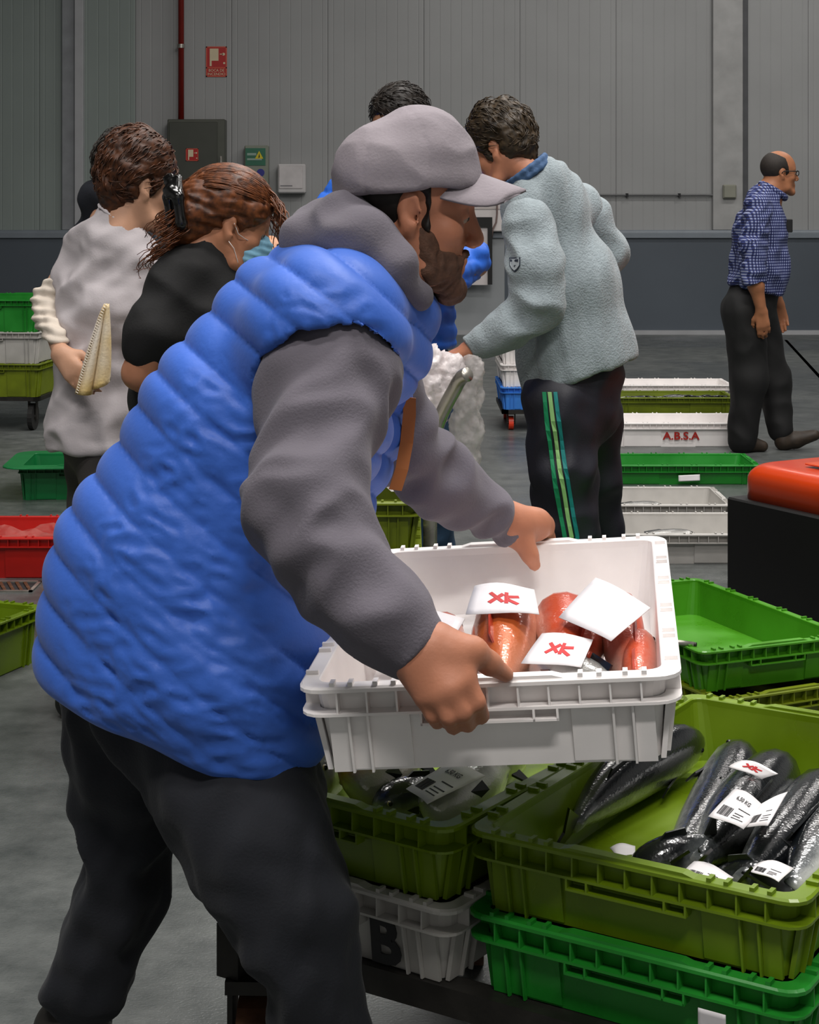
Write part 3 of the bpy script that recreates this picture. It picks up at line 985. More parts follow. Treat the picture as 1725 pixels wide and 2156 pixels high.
# ------------------------------------------------------------------ people: shared builders
def rotm(yaw, pitch, roll=0.0):
    """local x looks along yaw (0 = to the right of the photo, 90 = away from the camera), z up"""
    return np.array(Matrix.Rotation(math.radians(yaw), 3, 'Z') @ Matrix.Rotation(math.radians(pitch), 3, 'Y') @ Matrix.Rotation(math.radians(roll), 3, 'X'))

def head(S, T, ears=(-1, 1), jaw=1.0, nose=1.0):
    k = 0.014
    S.ell((-0.008, 0, 0.043), (0.098, 0.077, 0.090), T=T, k=k)
    S.ell((0.035, 0, 0.030), (0.058, 0.064, 0.068), T=T, k=k)
    S.ell((0.042, 0, -0.035), (0.048, 0.057, 0.072), T=T, k=k)
    for s in (-1, 1):
        S.cone((-0.002, s * 0.056, -0.030), (0.030, s * 0.048, -0.082), 0.020, 0.020 * jaw, T=T, k=k)
        S.cone((0.030, s * 0.048, -0.082), (0.072, s * 0.014, -0.104), 0.020 * jaw, 0.018, T=T, k=k)
        S.ell((0.056, s * 0.043, -0.020), (0.026, 0.022, 0.022), T=T, k=k)
        S.ell((0.093, s * 0.031, 0.010), (0.014, 0.017, 0.012), T=T, k=0.012, op='-')
        S.ell((0.076, s * 0.031, 0.007), (0.0135, 0.0145, 0.012), T=T, k=0.003)
        S.cone((0.085, s * 0.012, 0.028), (0.074, s * 0.046, 0.026), 0.010, 0.008, T=T, k=0.008)
        S.ell((0.101, s * 0.0125, -0.034), (0.010, 0.008, 0.008), T=T, k=0.006)
    S.ell((0.080, 0, -0.104), (0.020, 0.024, 0.020), T=T, k=0.016)
    S.cone((0.087, 0, 0.018), (0.108 * (0.5 + 0.5 * nose), 0, -0.026), 0.009, 0.0125, T=T, k=0.010)
    S.cone((0.088, -0.016, -0.062), (0.088, 0.016, -0.062), 0.007, 0.007, T=T, k=0.006)
    S.cone((0.092, -0.008, -0.0615), (0.092, 0.008, -0.0615), 0.007, 0.007, T=T, k=0.006)
    S.cone((0.089, -0.012, -0.0765), (0.089, 0.012, -0.0765), 0.0075, 0.0075, T=T, k=0.006)
    for s in ears:
        Re = np.array(Matrix.Rotation(s * 0.35, 3, 'Z') @ Matrix.Rotation(-0.18, 3, 'Y'))
        S.ell((-0.006, s * 0.080, 0.002), (0.019, 0.009, 0.031), T=T, k=0.006, rot=Re)
        S.ell((-0.001, s * 0.0775, -0.026), (0.010, 0.007, 0.012), T=T, k=0.006)
        S.ell((-0.002, s * 0.0905, 0.004), (0.011, 0.008, 0.019), T=T, k=0.004, op='-', rot=Re)
        S.ell((0.004, s * 0.087, -0.006), (0.007, 0.008, 0.009), T=T, k=0.003, op='-')
    return S

def eyes(T, parent, s=(-1, 1)):
    R, t, sc = T
    base = np.array(parent.location)
    for q in s:
        c = R @ (np.array((0.0764, q * 0.031, 0.004)) * sc) + t - base
        MB().sphere(c, 0.0122 * sc, 8).build('eye', mat('eye_white', '8f7c70', 0.25), parent, smooth=True, world=False)
        f = R @ np.array((1, q * 0.05, -0.15)); f = f / np.linalg.norm(f)
        MB().sphere(c + f * 0.0075 * sc, 0.0062 * sc, 6).build('iris', mat('iris_brown', '2a1a10', 0.2), parent, smooth=True, world=False)

def hand(S, wrist, dirv, back, side, curl=(25, 35, 25), sc=1.0, spread=1.0, thumb_in=0.0, k=0.007):
    """side +1: thumb lies along back x dir"""
    x = np.array(dirv, float); x /= np.linalg.norm(x)
    n = np.array(back, float); n = n - x * (n @ x); n /= np.linalg.norm(n)
    y = np.cross(n, x) * side
    w = np.array(wrist, float)
    def P(a, b, c): return w + sc * (a * x + b * y + c * n)
    ys = [0.028, 0.009, -0.010, -0.027]; xs = [0.086, 0.089, 0.084, 0.075]; ln = [1.0, 1.1, 1.02, 0.8]
    for i in range(4):
        S.cone(P(0, ys[i] * 0.55, 0), P(xs[i], ys[i], 0), 0.019 * sc, 0.0125 * sc, k=0.012)
        a = 0
        p = np.array((xs[i], ys[i] * (1 + 0.1 * spread), 0))
        for j, l in enumerate((0.042, 0.027, 0.021)):
            a += math.radians(curl[j])
            q = p + np.array((math.cos(a), 0, -math.sin(a))) * l * ln[i]
            S.cone(P(*p), P(*q), (0.0105 - 0.001 * j) * sc, (0.0098 - 0.0012 * j) * sc, k=0.003)
            p = q
    b = [(0.012, 0.02, -0.004), (0.045, 0.048, -0.012 - thumb_in), (0.072, 0.055, -0.022 - thumb_in * 1.6), (0.094, 0.052, -0.030 - thumb_in * 2)]
    for i in range(3):
        S.cone(P(*b[i]), P(*b[i + 1]), (0.017, 0.0125, 0.0105)[i] * sc, (0.0125, 0.0105, 0.0085)[i] * sc, k=0.008)
    return S

def cloth_disp(amp, freq, seed, amp2=0.0, freq2=30.0, direction=None, ridged=True):
    def f(P, N):
        Q = P if direction is None else P * np.array(direction)
        a = wob(Q, freq, seed)
        v = amp * ((1 - 2 * np.sqrt(a * a + 0.06)) if ridged else a)
        if amp2:
            v = v + amp2 * wob(Q, freq2, seed + 5)
        return v
    return f

def hair_disp(amp, seed, T, freq=34.0, flow=(0.25, 1.0, 0.6), amp2=None):
    R, t, sc = T
    amp2 = amp * 0.7 if amp2 is None else amp2
    def f(P, N):
        q = ((P - t) @ R) * np.array(flow)
        a = wob(q, freq, seed, 9)
        b = wob(P, freq * 0.3, seed + 3, 7)
        return amp * (1 - 2 * np.sqrt(a * a + 0.02)) + amp2 * b
    return f

def strands(name, parent, T, m, paths, r=0.0012, n=4):
    """loose locks: each path is a list of local head points"""
    R, t, sc = T
    mb = MB()
    base = np.array(parent.location)
    for path in paths:
        w = [tuple(R @ (np.array(p) * sc) + t - base) for p in path]
        rr_ = [r * (1 - 0.75 * i / (len(w) - 1)) for i in range(len(w))]
        mb.tube(w, rr_, n)
    o = mb.build(name, m, parent, smooth=True, world=False)
    o['kind'] = 'stuff'
    return o

def skin(name, c, **kw):
    return mat(name, c, 0.48, var=0.10, vscale=18, bump=0.12, bscale=220, spec=0.4, **kw)

def shoe(S, heel, toe, r=0.045, k=0.02):
    h, t_ = np.array(heel, float), np.array(toe, float)
    m = h + (t_ - h) * 0.45
    S.cone(h + (0, 0, r), m + (0, 0, r * 1.05), r, r * 1.0, k=k)
    S.cone(m + (0, 0, r * 1.05), t_ + (0, 0, r * 0.7), r * 1.0, r * 0.72, k=k)
    S.cone(h + (0, 0, r), h + (t_ - h) * 0.2 + (0, 0, r * 2.4), r * 0.95, r * 0.95, k=k)
    return S

M_trous = mat('navy_joggers', '13161e', 0.85, var=0.15, vscale=10, bump=0.35, bscale=260, sheen=0.05)
M_shoe = mat('dark_shoe', '17140f', 0.6, var=0.3, vscale=30, bump=0.3, bscale=90)
M_sole = mat('shoe_sole', '0d0d0d', 0.7)

# ------------------------------------------------------------------ the man in the blue vest
def vest_man():
    root = empty('person', (-0.2, 2.4, 0))
    tag(root, 'man in grey cap and blue quilted vest carrying the white crate', 'person')
    SK = skin('skin_tan', 'b87a5e')
    T = (rotm(4, 8), pt(862, 447, 2.43), 0.93)
    B = Solid(0.02)
    head(B, T, ears=(-1, 1))
    B.cone((-0.012, 0, -0.045), (-0.055, 0, -0.16), 0.058, 0.064, T=T, k=0.03)
    # hidden core keeps the figure in one piece
    B.chain((800, 590, 2.43, 80), (560, 900, 2.42, 120), (390, 1300, 2.42, 130))
    B.chain((700, 700, 2.27, 60), (640, 1070, 2.13, 55), (888, 1378, 2.055, 52))
    B.chain((780, 690, 2.60, 50), (850, 950, 2.68, 45), (1085, 1106, 2.755, 38))
    B.chain((400, 1450, 2.40, 90), (610, 1950, 2.27, 70), (745, 2470, 2.30, 55))
    B.chain((290, 1480, 2.5, 100), (255, 1890, 2.55, 60), (160, 2150, 2.60, 48), (175, 2290, 2.59, 45))
    # near hand: back of the hand, four fingers over the rim, thumb on top
    kk = 0.008
    def f(q, rs, k=0.004):
        for a, b, r0, r1 in zip(q[:-1], q[1:], rs[:-1], rs[1:]):
            B.cone(pt(*a), pt(*b), r0 * a[2] / FPX, r1 * b[2] / FPX, k=k)
    w = [(905, 1372, 2.052), (895, 1384, 2.050), (885, 1398, 2.050), (876, 1410, 2.052)]
    mc = [(977, 1430, 2.035), (950, 1450, 2.025), (921, 1462, 2.025), (893, 1468, 2.035)]
    pip = [(1004, 1478, 2.030), (975, 1498, 2.022), (945, 1508, 2.022), (911, 1506, 2.032)]
    tip = [(1014, 1508, 2.068), (985, 1524, 2.068), (955, 1530, 2.068), (921, 1522, 2.070)]
    for a, b, c, d, rm, rf in zip(w, mc, pip, tip, (34, 33, 31, 28), (22, 23, 22, 19)):
        f([a, b], [38, rm - 5], k=0.016)
        f([b, c, d], [rm - 8, rf - 2, rf - 4], k=0.003)
    f([(925, 1352, 2.055), (975, 1372, 2.050)], [40, 34], k=0.02)
    f([(950, 1372, 2.050), (998, 1372, 2.055), (1030, 1396, 2.07), (1066, 1420, 2.085)], [36, 28, 23, 17], k=0.010)
    # far hand
    f([(1085, 1106, 2.755), (1128, 1104, 2.785)], [40, 36], k=0.02)
    f([(1118, 1098, 2.775), (1146, 1106, 2.80), (1150, 1135, 2.825), (1146, 1160, 2.83)], [28, 21, 19, 16], k=0.008)
    f([(1112, 1108, 2.775), (1128, 1118, 2.81), (1130, 1145, 2.828), (1126, 1165, 2.83)], [30, 21, 19, 16], k=0.008)
    f([(1100, 1118, 2.775), (1108, 1128, 2.81), (1108, 1150, 2.828), (1104, 1168, 2.83)], [28, 20, 18, 15], k=0.008)
    f([(1085, 1122, 2.77), (1090, 1135, 2.80), (1088, 1152, 2.825)], [22, 17, 14], k=0.008)
    f([(1085, 1122, 2.752), (1104, 1144, 2.74), (1116, 1168, 2.738), (1126, 1190, 2.742)], [26, 20, 17, 13], k=0.010)
    grow('body', B, SK, root, 0.0042, it=1)
    eyes(T, root, s=(-1, 1))
    # brows, hair under the cap, beard
    HB = mat('hair_black', '17120f', 0.55, var=0.4, vscale=60, spec=0.35)
    E = Solid(0.004)
    for s in (-1, 1):
        E.cone((0.090, s * 0.016, 0.030), (0.078, s * 0.050, 0.028), 0.006, 0.004, T=T)
    grow('eyebrows', E, HB, root, 0.0025)['kind'] = 'stuff'
    H = Solid(0.01)
    H.ell((-0.014, 0, 0.030), (0.101, 0.081, 0.085), T=T)
    H.cone((-0.075, 0, -0.03), (-0.055, 0, -0.075), 0.045, 0.035, T=T, k=0.02)
    for s in (-1, 1):
        H.cone((0.026, s * 0.066, 0.03), (0.026, s * 0.0655, -0.02), 0.011, 0.008, T=T, k=0.01)
        H.ell((0.002, s * 0.085, 0.0), (0.024, 0.024, 0.034), T=T, op='-', k=0.008)
    H.plane((0.028, 0, 0), (1, 0, 0.12), T=T)
    H.plane((0, 0, 0.07), (0, 0, 1), T=T)
    grow('hair', H, HB, root, 0.004, disp=hair_disp(0.0012, 3, T))
    Bd = Solid(0.012)
    for s in (-1, 1):
        Bd.cone((0.014, s * 0.0605, -0.030), (0.036, s * 0.051, -0.084), 0.012, 0.018, T=T)
        Bd.cone((0.036, s * 0.051, -0.084), (0.074, s * 0.016, -0.106), 0.018, 0.019, T=T)
        Bd.cone((0.094, s * 0.006, -0.052), (0.083, s * 0.028, -0.066), 0.0075, 0.007, T=T, k=0.006)
        Bd.cone((0.083, s * 0.028, -0.066), (0.075, s * 0.026, -0.098), 0.008, 0.012, T=T, k=0.008)
    Bd.ell((0.080, 0, -0.108), (0.025, 0.028, 0.024), T=T)
    for s in (-1, 1):
        Bd.ell((0.026, s * 0.0535, -0.056), (0.024, 0.0165, 0.036), T=T, k=0.01)
        Bd.ell((0.052, s * 0.037, -0.074), (0.033, 0.0215, 0.030), T=T, k=0.01)
    Bd.ell((0.094, 0, -0.070), (0.016, 0.020, 0.013), T=T, op='-', k=0.006)
    grow('beard', Bd, mat('beard_brown', '55392a', 0.8, var=0.3, vscale=90, bump=0.5, bscale=300), root, 0.0035, disp=hair_disp(0.0016, 11, T, freq=60))
    # cap
    MC = mat('cap_grey', '8c848a', 0.8, var=0.10, vscale=14, bump=0.3, bscale=240)
    TC = (rotm(4, -5), T[1], 0.93)
    C = Solid(0.02)
    C.ell((0.012, 0, 0.050), (0.106, 0.090, 0.098), T=TC)
    C.ell((-0.045, 0, 0.052), (0.062, 0.080, 0.070), T=TC, k=0.05)
    C.ell((0.026, 0, 0.090), (0.062, 0.062, 0.070), T=TC, k=0.03)
    C.plane((0.0, 0, 0.030), (0.0, 0, -1), T=TC)
    def cd(P, N):
        R, t, sc = TC
        q = ((P - t) @ R) / sc
        an = np.arctan2(q[:, 1], q[:, 0] - 0.0)
        seam = np.minimum(np.abs(np.sin(an * 3 + 0.52)), 0.12) / 0.12
        fold = wob(P * np.array((1, 1, 2.2)), 7, 5)
        return -0.0016 * (1 - seam) + 0.0018 * (1 - 2 * np.abs(fold)) + 0.0012 * wob(P, 12, 8)
    grow('cap_crown', C, MC, root, 0.0045, disp=cd)
    R, t, sc = TC
    base = np.array(root.location)
    rows = []
    for j in range(9):
        v = j / 8
        row = []
        for i in range(17):
            u = -1 + 2 * i / 16
            hw = 0.080 * math.sqrt(max(0.0, 1 - (0.93 * v) ** 3.2)) + 0.0
            yy = u * hw
            xx = 0.094 + 0.088 * v - 0.052 * u * u * (1 - 0.45 * v)
            zz = 0.058 - 0.040 * v - 0.040 * (yy / 0.08) ** 2
            row.append(np.array((xx, yy, zz)))
        rows.append(row)
    vs, fs = [], []
    for lay in (0.0018, -0.0018):
        for row in rows:
            for p in row:
                vs.append(tuple(R @ ((p + np.array((0, 0, lay))) * sc) + t - base))
    n, mrows = 17, 9
    for j in range(mrows - 1):
        for i in range(n - 1):
            a = j * n + i
            fs.append((a, a + n, a + n + 1, a + 1))
            b = a + n * mrows
            fs.append((b, b + 1, b + n + 1, b + n))
    o2 = n * mrows
    edge = [i for i in range(n)] + [j * n + n - 1 for j in range(1, mrows)] + [(mrows - 1) * n + i for i in range(n - 2, -1, -1)] + [j * n for j in range(mrows - 2, 0, -1)]
    for a, b in zip(edge, edge[1:] + edge[:1]):
        fs.append((a, b, b + o2, a + o2))
    MB().add(vs, fs).build('cap_brim', MC, root, smooth=True, world=False)
    MB().sphere(R @ (np.array((0.004, 0, 0.154)) * sc) + t - base, 0.008, 6, (1, 1, 0.5)).build('cap_button', MC, root, smooth=True, world=False)
    # trousers
    TR = Solid(0.025)
    TR.chain((330, 1330, 2.43, 190), (370, 1440, 2.42, 195), ky=0.95)
    TR.chain((395, 1480, 2.41, 165), (500, 1660, 2.345, 165), (552, 1785, 2.30, 150), (624, 1950, 2.26, 118), (676, 2156, 2.26, 92), (750, 2490, 2.30, 78))
    TR.chain((280, 1480, 2.50, 150), (268, 1700, 2.53, 110), (250, 1880, 2.55, 92), (180, 2080, 2.58, 80), (160, 2190, 2.60, 64))
    fold = cloth_disp(0.009, 5, 21, 0.003, 14, direction=(1, 1, 0.8))
    grow('trousers', TR, M_trous, root, 0.0075, disp=fold, it=2)
    SH = Solid(0.02)
    a = pt(745, 2490, 2.30)
    shoe(SH, (a[0] - 0.06, 2.30, 0.0), (a[0] + 0.17, 2.27, 0.0), 0.047)
    grow('shoe', SH, M_shoe, root, 0.006)
    SH = Solid(0.02)
    a = pt(165, 2200, 2.60)
    SH.cone((a[0] - 0.02, 2.60, 0.13), (a[0] + 0.09, 2.59, 0.05), 0.044, 0.046)
    SH.cone((a[0] + 0.09, 2.59, 0.05), (a[0] + 0.20, 2.58, 0.036), 0.046, 0.034)
    SH.cone((a[0] - 0.02, 2.60, 0.13), (a[0] + 0.01, 2.60, 0.17), 0.044, 0.042)
    grow('shoe', SH, M_shoe, root, 0.006)
    # hooded sweater: sleeves and hood
    MH = mat('hoodie_grey', '66616a', 0.9, var=0.10, vscale=10, bump=0.4, bscale=300, sheen=0.08)
    S1 = Solid(0.03)
    S1.chain((700, 740, 2.285, 140), (690, 800, 2.265, 144), (640, 1055, 2.135, 121))
    S1.chain((640, 1080, 2.125, 120), (690, 1175, 2.105, 112), (800, 1290, 2.075, 92), (893, 1385, 2.052, 70))
    ex = pt(893, 1385, 2.052) - pt(800, 1290, 2.075)
    S1.plane(pt(895, 1386, 2.052), ex, k=0.01)
    def slv(seed):
        def f(P, N):
            a = wob(P * np.array((1.0, 1.0, 1.3)), 6.5, seed); b = wob(P, 13, seed + 1)
            return 0.0075 * (1 - 2 * np.sqrt(a * a + 0.08)) + 0.0015 * b
        return f
    grow('sleeve', S1, MH, root, 0.005, disp=slv(31), it=3)
    S2 = Solid(0.03)
    S2.chain((765, 720, 2.60, 88), (838, 935, 2.67, 92), (945, 1022, 2.71, 76), (1082, 1106, 2.755, 50))
    S2.plane(pt(1084, 1108, 2.757), pt(1082, 1106, 2.755) - pt(955, 1020, 2.71), k=0.008)
    grow('sleeve', S2, MH, root, 0.005, disp=slv(35), it=2)
    HD = Solid(0.03)
    HD.chain((672, 478, 2.50, 52), (648, 500, 2.41, 46), (750, 500, 2.335, 56), (832, 565, 2.325, 46), (885, 618, 2.36, 24))
    HD.chain((672, 478, 2.50, 52), (760, 520, 2.55, 56), (870, 600, 2.52, 40), (885, 618, 2.36, 24))
    HD.chain((700, 465, 2.43, 52), (722, 448, 2.38, 36), (780, 500, 2.345, 44))
    HD.chain((700, 570, 2.43, 100), (790, 640, 2.43, 90))
    grow('hood', HD, MH, root, 0.005, disp=lambda P, N: 0.6 * slv(39)(P, N), it=3)
    # quilted vest
    MV = mat('vest_blue', '3766c6', 0.5, var=0.10, vscale=5, bump=0.25, bscale=120, spec=0.4, sheen=0.1)
    V = Solid(0.06)
    V.chain((338, 1395, 2.43, 262), (395, 1215, 2.42, 268), (535, 915, 2.42, 232), (655, 705, 2.43, 180), (740, 610, 2.43, 120), ky=0.95)
    V.chain((420, 1380, 2.38, 225), (480, 1430, 2.36, 205), (500, 1520, 2.36, 180))
    V.chain((690, 705, 2.29, 168), (700, 900, 2.33, 120))
    V.chain((690, 705, 2.30, 140), (780, 650, 2.60, 115))
    V.chain((800, 690, 2.52, 95), (760, 900, 2.55, 75), (700, 1080, 2.52, 80))
    V.chain((850, 660, 2.42, 60), (835, 760, 2.42, 55))
    V.chain((700, 738, 2.10, 140), (690, 800, 2.08, 146), (640, 1055, 2.02, 128), op='-', k=0.010)
    V.chain((700, 742, 2.26, 132), (690, 800, 2.24, 138), (640, 1055, 2.13, 114), op='-', k=0.010)
    pa, pb = pt(130, 1430, 2.42), pt(640, 1612, 2.42)
    dv = pb - pa
    V.plane(pa, (dv[2], 0, -dv[0]), k=0.02)
    nh = np.array((dv[2], 0, -dv[0])); nh = nh / np.linalg.norm(nh)
    u = np.array((0.64, 0.0, 0.77))
    def quilt(P, N):
        s = (P @ u) * 1.0 + 0.10 * (P[:, 1] - 2.42)
        ph = s / 0.0560 + 0.25
        q = np.abs(np.sin(math.pi * ph))
        side = np.clip((-N[:, 1] - 0.62) / 0.3, 0, 1)
        side = side * side * (3 - 2 * side)
        cr = wob(P * np.array((1, 1, 1.3)), 22, 51)
        cr2 = wob(P, 42, 57)
        big = wob(P, 4, 61)
        base_ = (0.0105 * q ** 0.6 - 0.007)
        lo = np.clip((0.98 - P[:, 2]) / 0.25, 0, 1)
        hem = np.clip(((pa - P) @ nh) / 0.05, 0, 1)
        return hem * base_ * (1 - 0.45 * side) + side * (0.0022 * (1 - 2 * np.sqrt(cr * cr + 0.05)) + 0.0006 * cr2) + 0.003 * big
    grow('vest', V, MV, root, 0.005, disp=quilt, it=2)
    # orange lining strip at the open front
    OR = MB()
    a0 = [(862, 835, 2.50), (862, 870, 2.50), (856, 930, 2.50), (846, 985, 2.49), (832, 1030, 2.485)]
    L_, R_ = [], []
    for x, y, d in a0:
        L_.append(pt(x - 13, y, d)); R_.append(pt(x + 14, y + 4, d))
    rings = [[tuple(l), tuple(r_), tuple(r_ + (0, 0.006, 0)), tuple(l + (0, 0.006, 0))] for l, r_ in zip(L_, R_)]
    OR.loft(rings, cap=True).build('lining_strip', mat('lining_orange', 'b0672f', 0.7, var=0.1), root)
    return root
vest_man()

# ------------------------------------------------------------------ the other people
def short_hair(T, parent, m, h=0.006, thick=0.012, top=0.0, seed=1, amp=0.004, nape=-0.045, front=0.075, name='hair', locks=650):
    H = Solid(0.012)
    H.ell((-0.010, 0, 0.045 + top * 0.4), (0.100 + thick, 0.079 + thick, 0.092 + thick + top), T=T)
    H.cone((-0.070, 0, -0.005), (-0.055, 0, nape), 0.050, 0.040, T=T, k=0.02)
    for s in (-1, 1):
        H.cone((0.030, s * 0.064, 0.03), (0.027, s * 0.066, -0.012), 0.013, 0.009, T=T)
        H.ell((0.000, s * 0.088, -0.004), (0.026, 0.026, 0.036), T=T, op='-', k=0.008)
    H.ell((0.095, 0, -0.045), (0.085, 0.12, 0.098), T=T, op='-', k=0.01)
    H.ell((0.02, 0, -0.115), (0.07, 0.12, 0.085), T=T, op='-', k=0.01)
    H.plane((0, 0, nape - 0.03), (0, 0, -1), T=T)
    o = grow(name, H, m, parent, h, disp=hair_disp(amp * 0.45, seed, T, freq=42, amp2=amp * 0.8))
    R, t, sc = T
    rr_ = random.Random(seed)
    V = np.array([v.co for v in o.data.vertices]) + np.array(parent.location)
    q = ((V - t) @ R) / sc
    idx = [i for i in range(len(V)) if q[i, 2] > -0.03]
    paths = []
    for _ in range(int(locks)):
        p = q[rr_.choice(idx)]
        n = p - np.array((-0.01, 0, 0.04)); n = n / np.linalg.norm(n)
        f = np.array((-0.8 + rr_.uniform(-0.35, 0.35), p[1] * 6 + rr_.uniform(-0.35, 0.35), -0.5 + rr_.uniform(-0.25, 0.25)))
        f = f - n * (f @ n); f = f / np.linalg.norm(f)
        l = rr_.uniform(0.026, 0.050)
        paths.append([p - n * 0.002, p + n * 0.002 + f * l * 0.3, p + n * 0.002 + f * l * 0.65, p + f * l - n * (0.004 + l * 0.12)])
    strands('hair_locks', parent, T, m, paths, r=0.0024)
    return o

M_brown = mat('hair_dark_brown', '2e1a10', 0.5, var=0.5, vscale=55, spec=0.4, col2='5a3218')
M_aub = mat('hair_auburn', '4a2612', 0.45, var=0.5, vscale=60, spec=0.45, col2='7d4520')
M_hblack = mat('hair_near_black', '1d1610', 0.5, var=0.5, vscale=60, spec=0.4)

def woman_grey():
    D = 4.68
    root = empty('person', (*pt(205, 900, D)[:2], 0))
    tag(root, 'woman with short brown hair in pale grey T-shirt, seen from behind', 'person')
    SK = skin('skin_light', 'c99a7e')
    T = (rotm(28, 6), pt(290, 397, D), 0.98)
    B = Solid(0.03)
    head(B, T)
    B.cone((-0.02, 0, -0.05), (-0.05, 0.0, -0.16), 0.056, 0.060, T=T, k=0.03)
    B.chain((262, 470, D, 40), (235, 560, D, 45), (205, 860, D, 45))
    B.chain((180, 500, D + 0.05, 26), (95, 640, D + 0.05, 22), (128, 745, D - 0.12, 17))
    B.chain((285, 560, D, 18), (260, 700, D - 0.04, 18), (290, 770, D + 0.12, 16))
    B.chain((185, 900, D + 0.08, 30), (190, 1150, D + 0.1, 26), (182, 1440, D + 0.1, 22))
    B.chain((215, 900, D - 0.02, 30), (208, 1150, D - 0.04, 26), (178, 1440, D + 0.02, 22))
    hand(B, pt(128, 745, D - 0.12), pt(150, 775, D - 0.14) - pt(128, 745, D - 0.12), (-0.5, -1, 0.3), 1, curl=(20, 25, 20), sc=0.85)
    hand(B, pt(290, 770, D + 0.12), (0.3, 0.6, -0.3), (0, -0.3, 1), 1, curl=(20, 25, 20), sc=0.85)
    grow('body', B, SK, root, 0.0065)
    eyes(T, root)
    short_hair(T, root, M_brown, 0.006, thick=0.014, top=0.018, seed=4, amp=0.0055, nape=-0.062)
    # T-shirt
    MT = mat('tshirt_pale_grey', 'bfb8bb', 0.85, var=0.06, vscale=9, bump=0.25, bscale=200)
    S = Solid(0.05)
    S.chain((245, 520, D, 66), (215, 640, D, 84), (200, 800, D, 80), (198, 900, D, 92), (200, 965, D, 92), ky=0.9)
    S.chain((188, 505, D + 0.03, 36), (290, 540, D - 0.03, 38))
    S.chain((178, 512, D + 0.05, 38), (135, 585, D + 0.05, 31))
    S.chain((290, 555, D - 0.02, 42), (265, 660, D - 0.05, 35), (258, 690, D - 0.05, 33))
    S.plane(pt(200, 948, D), (0, 0, -1), k=0.01)
    S.chain((250, 478, D, 50), (240, 500, D, 62))
    S.cone(pt(280, 420, D), pt(266, 468, D), 0.058, 0.060, op='-', k=0.008)
    grow('tshirt', S, MT, root, 0.0075, disp=cloth_disp(0.008, 5.5, 71, 0.0022, 13), it=2)
    NB = Solid(0.008)
    c0 = pt(263, 466, D)
    for i in range(14):
        a, b = 2 * math.pi * i / 14, 2 * math.pi * (i + 1) / 14
        NB.cone(c0 + (0.070 * math.cos(a), 0.070 * math.sin(a), -0.045 * math.cos(a)), c0 + (0.070 * math.cos(b), 0.070 * math.sin(b), -0.045 * math.cos(b)), 0.005, 0.005)
    grow('neckband', NB, mat('neckband_white', 'd6cfd2', 0.8), root, 0.005)
    # long white undersleeves
    MW = mat('sleeve_cream', 'd9cdbf', 0.85, var=0.06, vscale=12, bump=0.25, bscale=150)
    def ribd(P, N): return 0.004 * np.sin(P[:, 2] * 6.283 / 0.026 + 1.5 * wob(P, 6, 3)) + 0.002 * wob(P, 20, 4)
    S = Solid(0.02)
    S.chain((140, 580, D + 0.05, 29), (98, 632, D + 0.05, 28), (100, 670, D + 0.0, 27), (122, 715, D - 0.09, 22))
    grow('undersleeve', S, MW, root, 0.006, disp=ribd)
    S = Solid(0.02)
    S.chain((258, 685, D - 0.05, 27), (257, 740, D - 0.02, 22), (266, 768, D + 0.06, 17))
    grow('undersleeve', S, MW, root, 0.006, disp=ribd)
    # trousers and shoes
    S = Solid(0.05)
    S.chain((198, 880, D, 62), (200, 930, D, 64), ky=0.85)
    S.chain((182, 940, D + 0.07, 48), (192, 1130, D + 0.1, 44), (182, 1430, D + 0.1, 34))
    S.chain((216, 940, D - 0.04, 48), (210, 1130, D - 0.05, 44), (180, 1430, D + 0.02, 34))
    grow('trousers', S, mat('trousers_charcoal', '3c3836', 0.8, var=0.15, bump=0.3, bscale=200), root, 0.009, disp=cloth_disp(0.006, 6, 75))
    for q, dd in ((0.1, 0.18), (-0.03, -0.05)):
        S = Solid(0.02)
        a = pt(175, 1440, D + dd)
        shoe(S, (a[0] - 0.03, D + dd, 0), (a[0] + 0.15, D + dd + 0.12, 0), 0.042)
        grow('shoe', S, M_black, root, 0.008)
    # towel tucked under the arm
    tw = empty('hand_towel', pt(190, 830, D - 0.16))
    rows = []
    for j in range(19):
        v = j / 18
        row = []
        for i in range(41):
            u = i / 40
            xl = 219 - 66 * v ** 0.85; xr_ = 229 + 9 * math.sin(math.pi * min(1, v * 1.2) * 0.5)
            f_ = 0.25 + 0.75 * v
            x = xl + (xr_ - xl) * u + 9 * f_ * math.sin(5.2 * math.pi * u ** 0.8 + 0.5 * v)
            y = 640 + (190 - 42 * max(0, u - 0.35) ** 1.3 * 1.6) * v - 3 * f_ * math.sin(5.2 * math.pi * u)
            dpt = D - 0.195 + 0.02 * v - 0.030 * f_ * math.cos(5.2 * math.pi * u ** 0.8 + 0.5 * v)
            row.append(pt(x, y, dpt))
        rows.append(row)
    vs, fs = [], []
    for lay in (0, 0.006):
        for row in rows:
            vs += [tuple(p + (0, lay, 0)) for p in row]
    n, mr = 41, 19
    for j in range(mr - 1):
        for i in range(n - 1):
            a = j * n + i; b = a + n * mr
            fs += [(a, a + 1, a + n + 1, a + n), (b, b + n, b + n + 1, b + 1)]
    edge = list(range(n)) + [j * n + n - 1 for j in range(1, mr)] + [(mr - 1) * n + i for i in range(n - 2, -1, -1)] + [j * n for j in range(mr - 2, 0, -1)]
    for a, b in zip(edge, edge[1:] + edge[:1]): fs.append((b, a, a + n * mr, b + n * mr))
    MB().add(vs, fs).build('cloth', mat('towel_cream_yellow', 'f2eadf', 0.95, var=0.02, vscale=8, col2='e0bd62', bump=0.6, bscale=140, detail=1.5), tw, smooth=True)
    mb = MB()
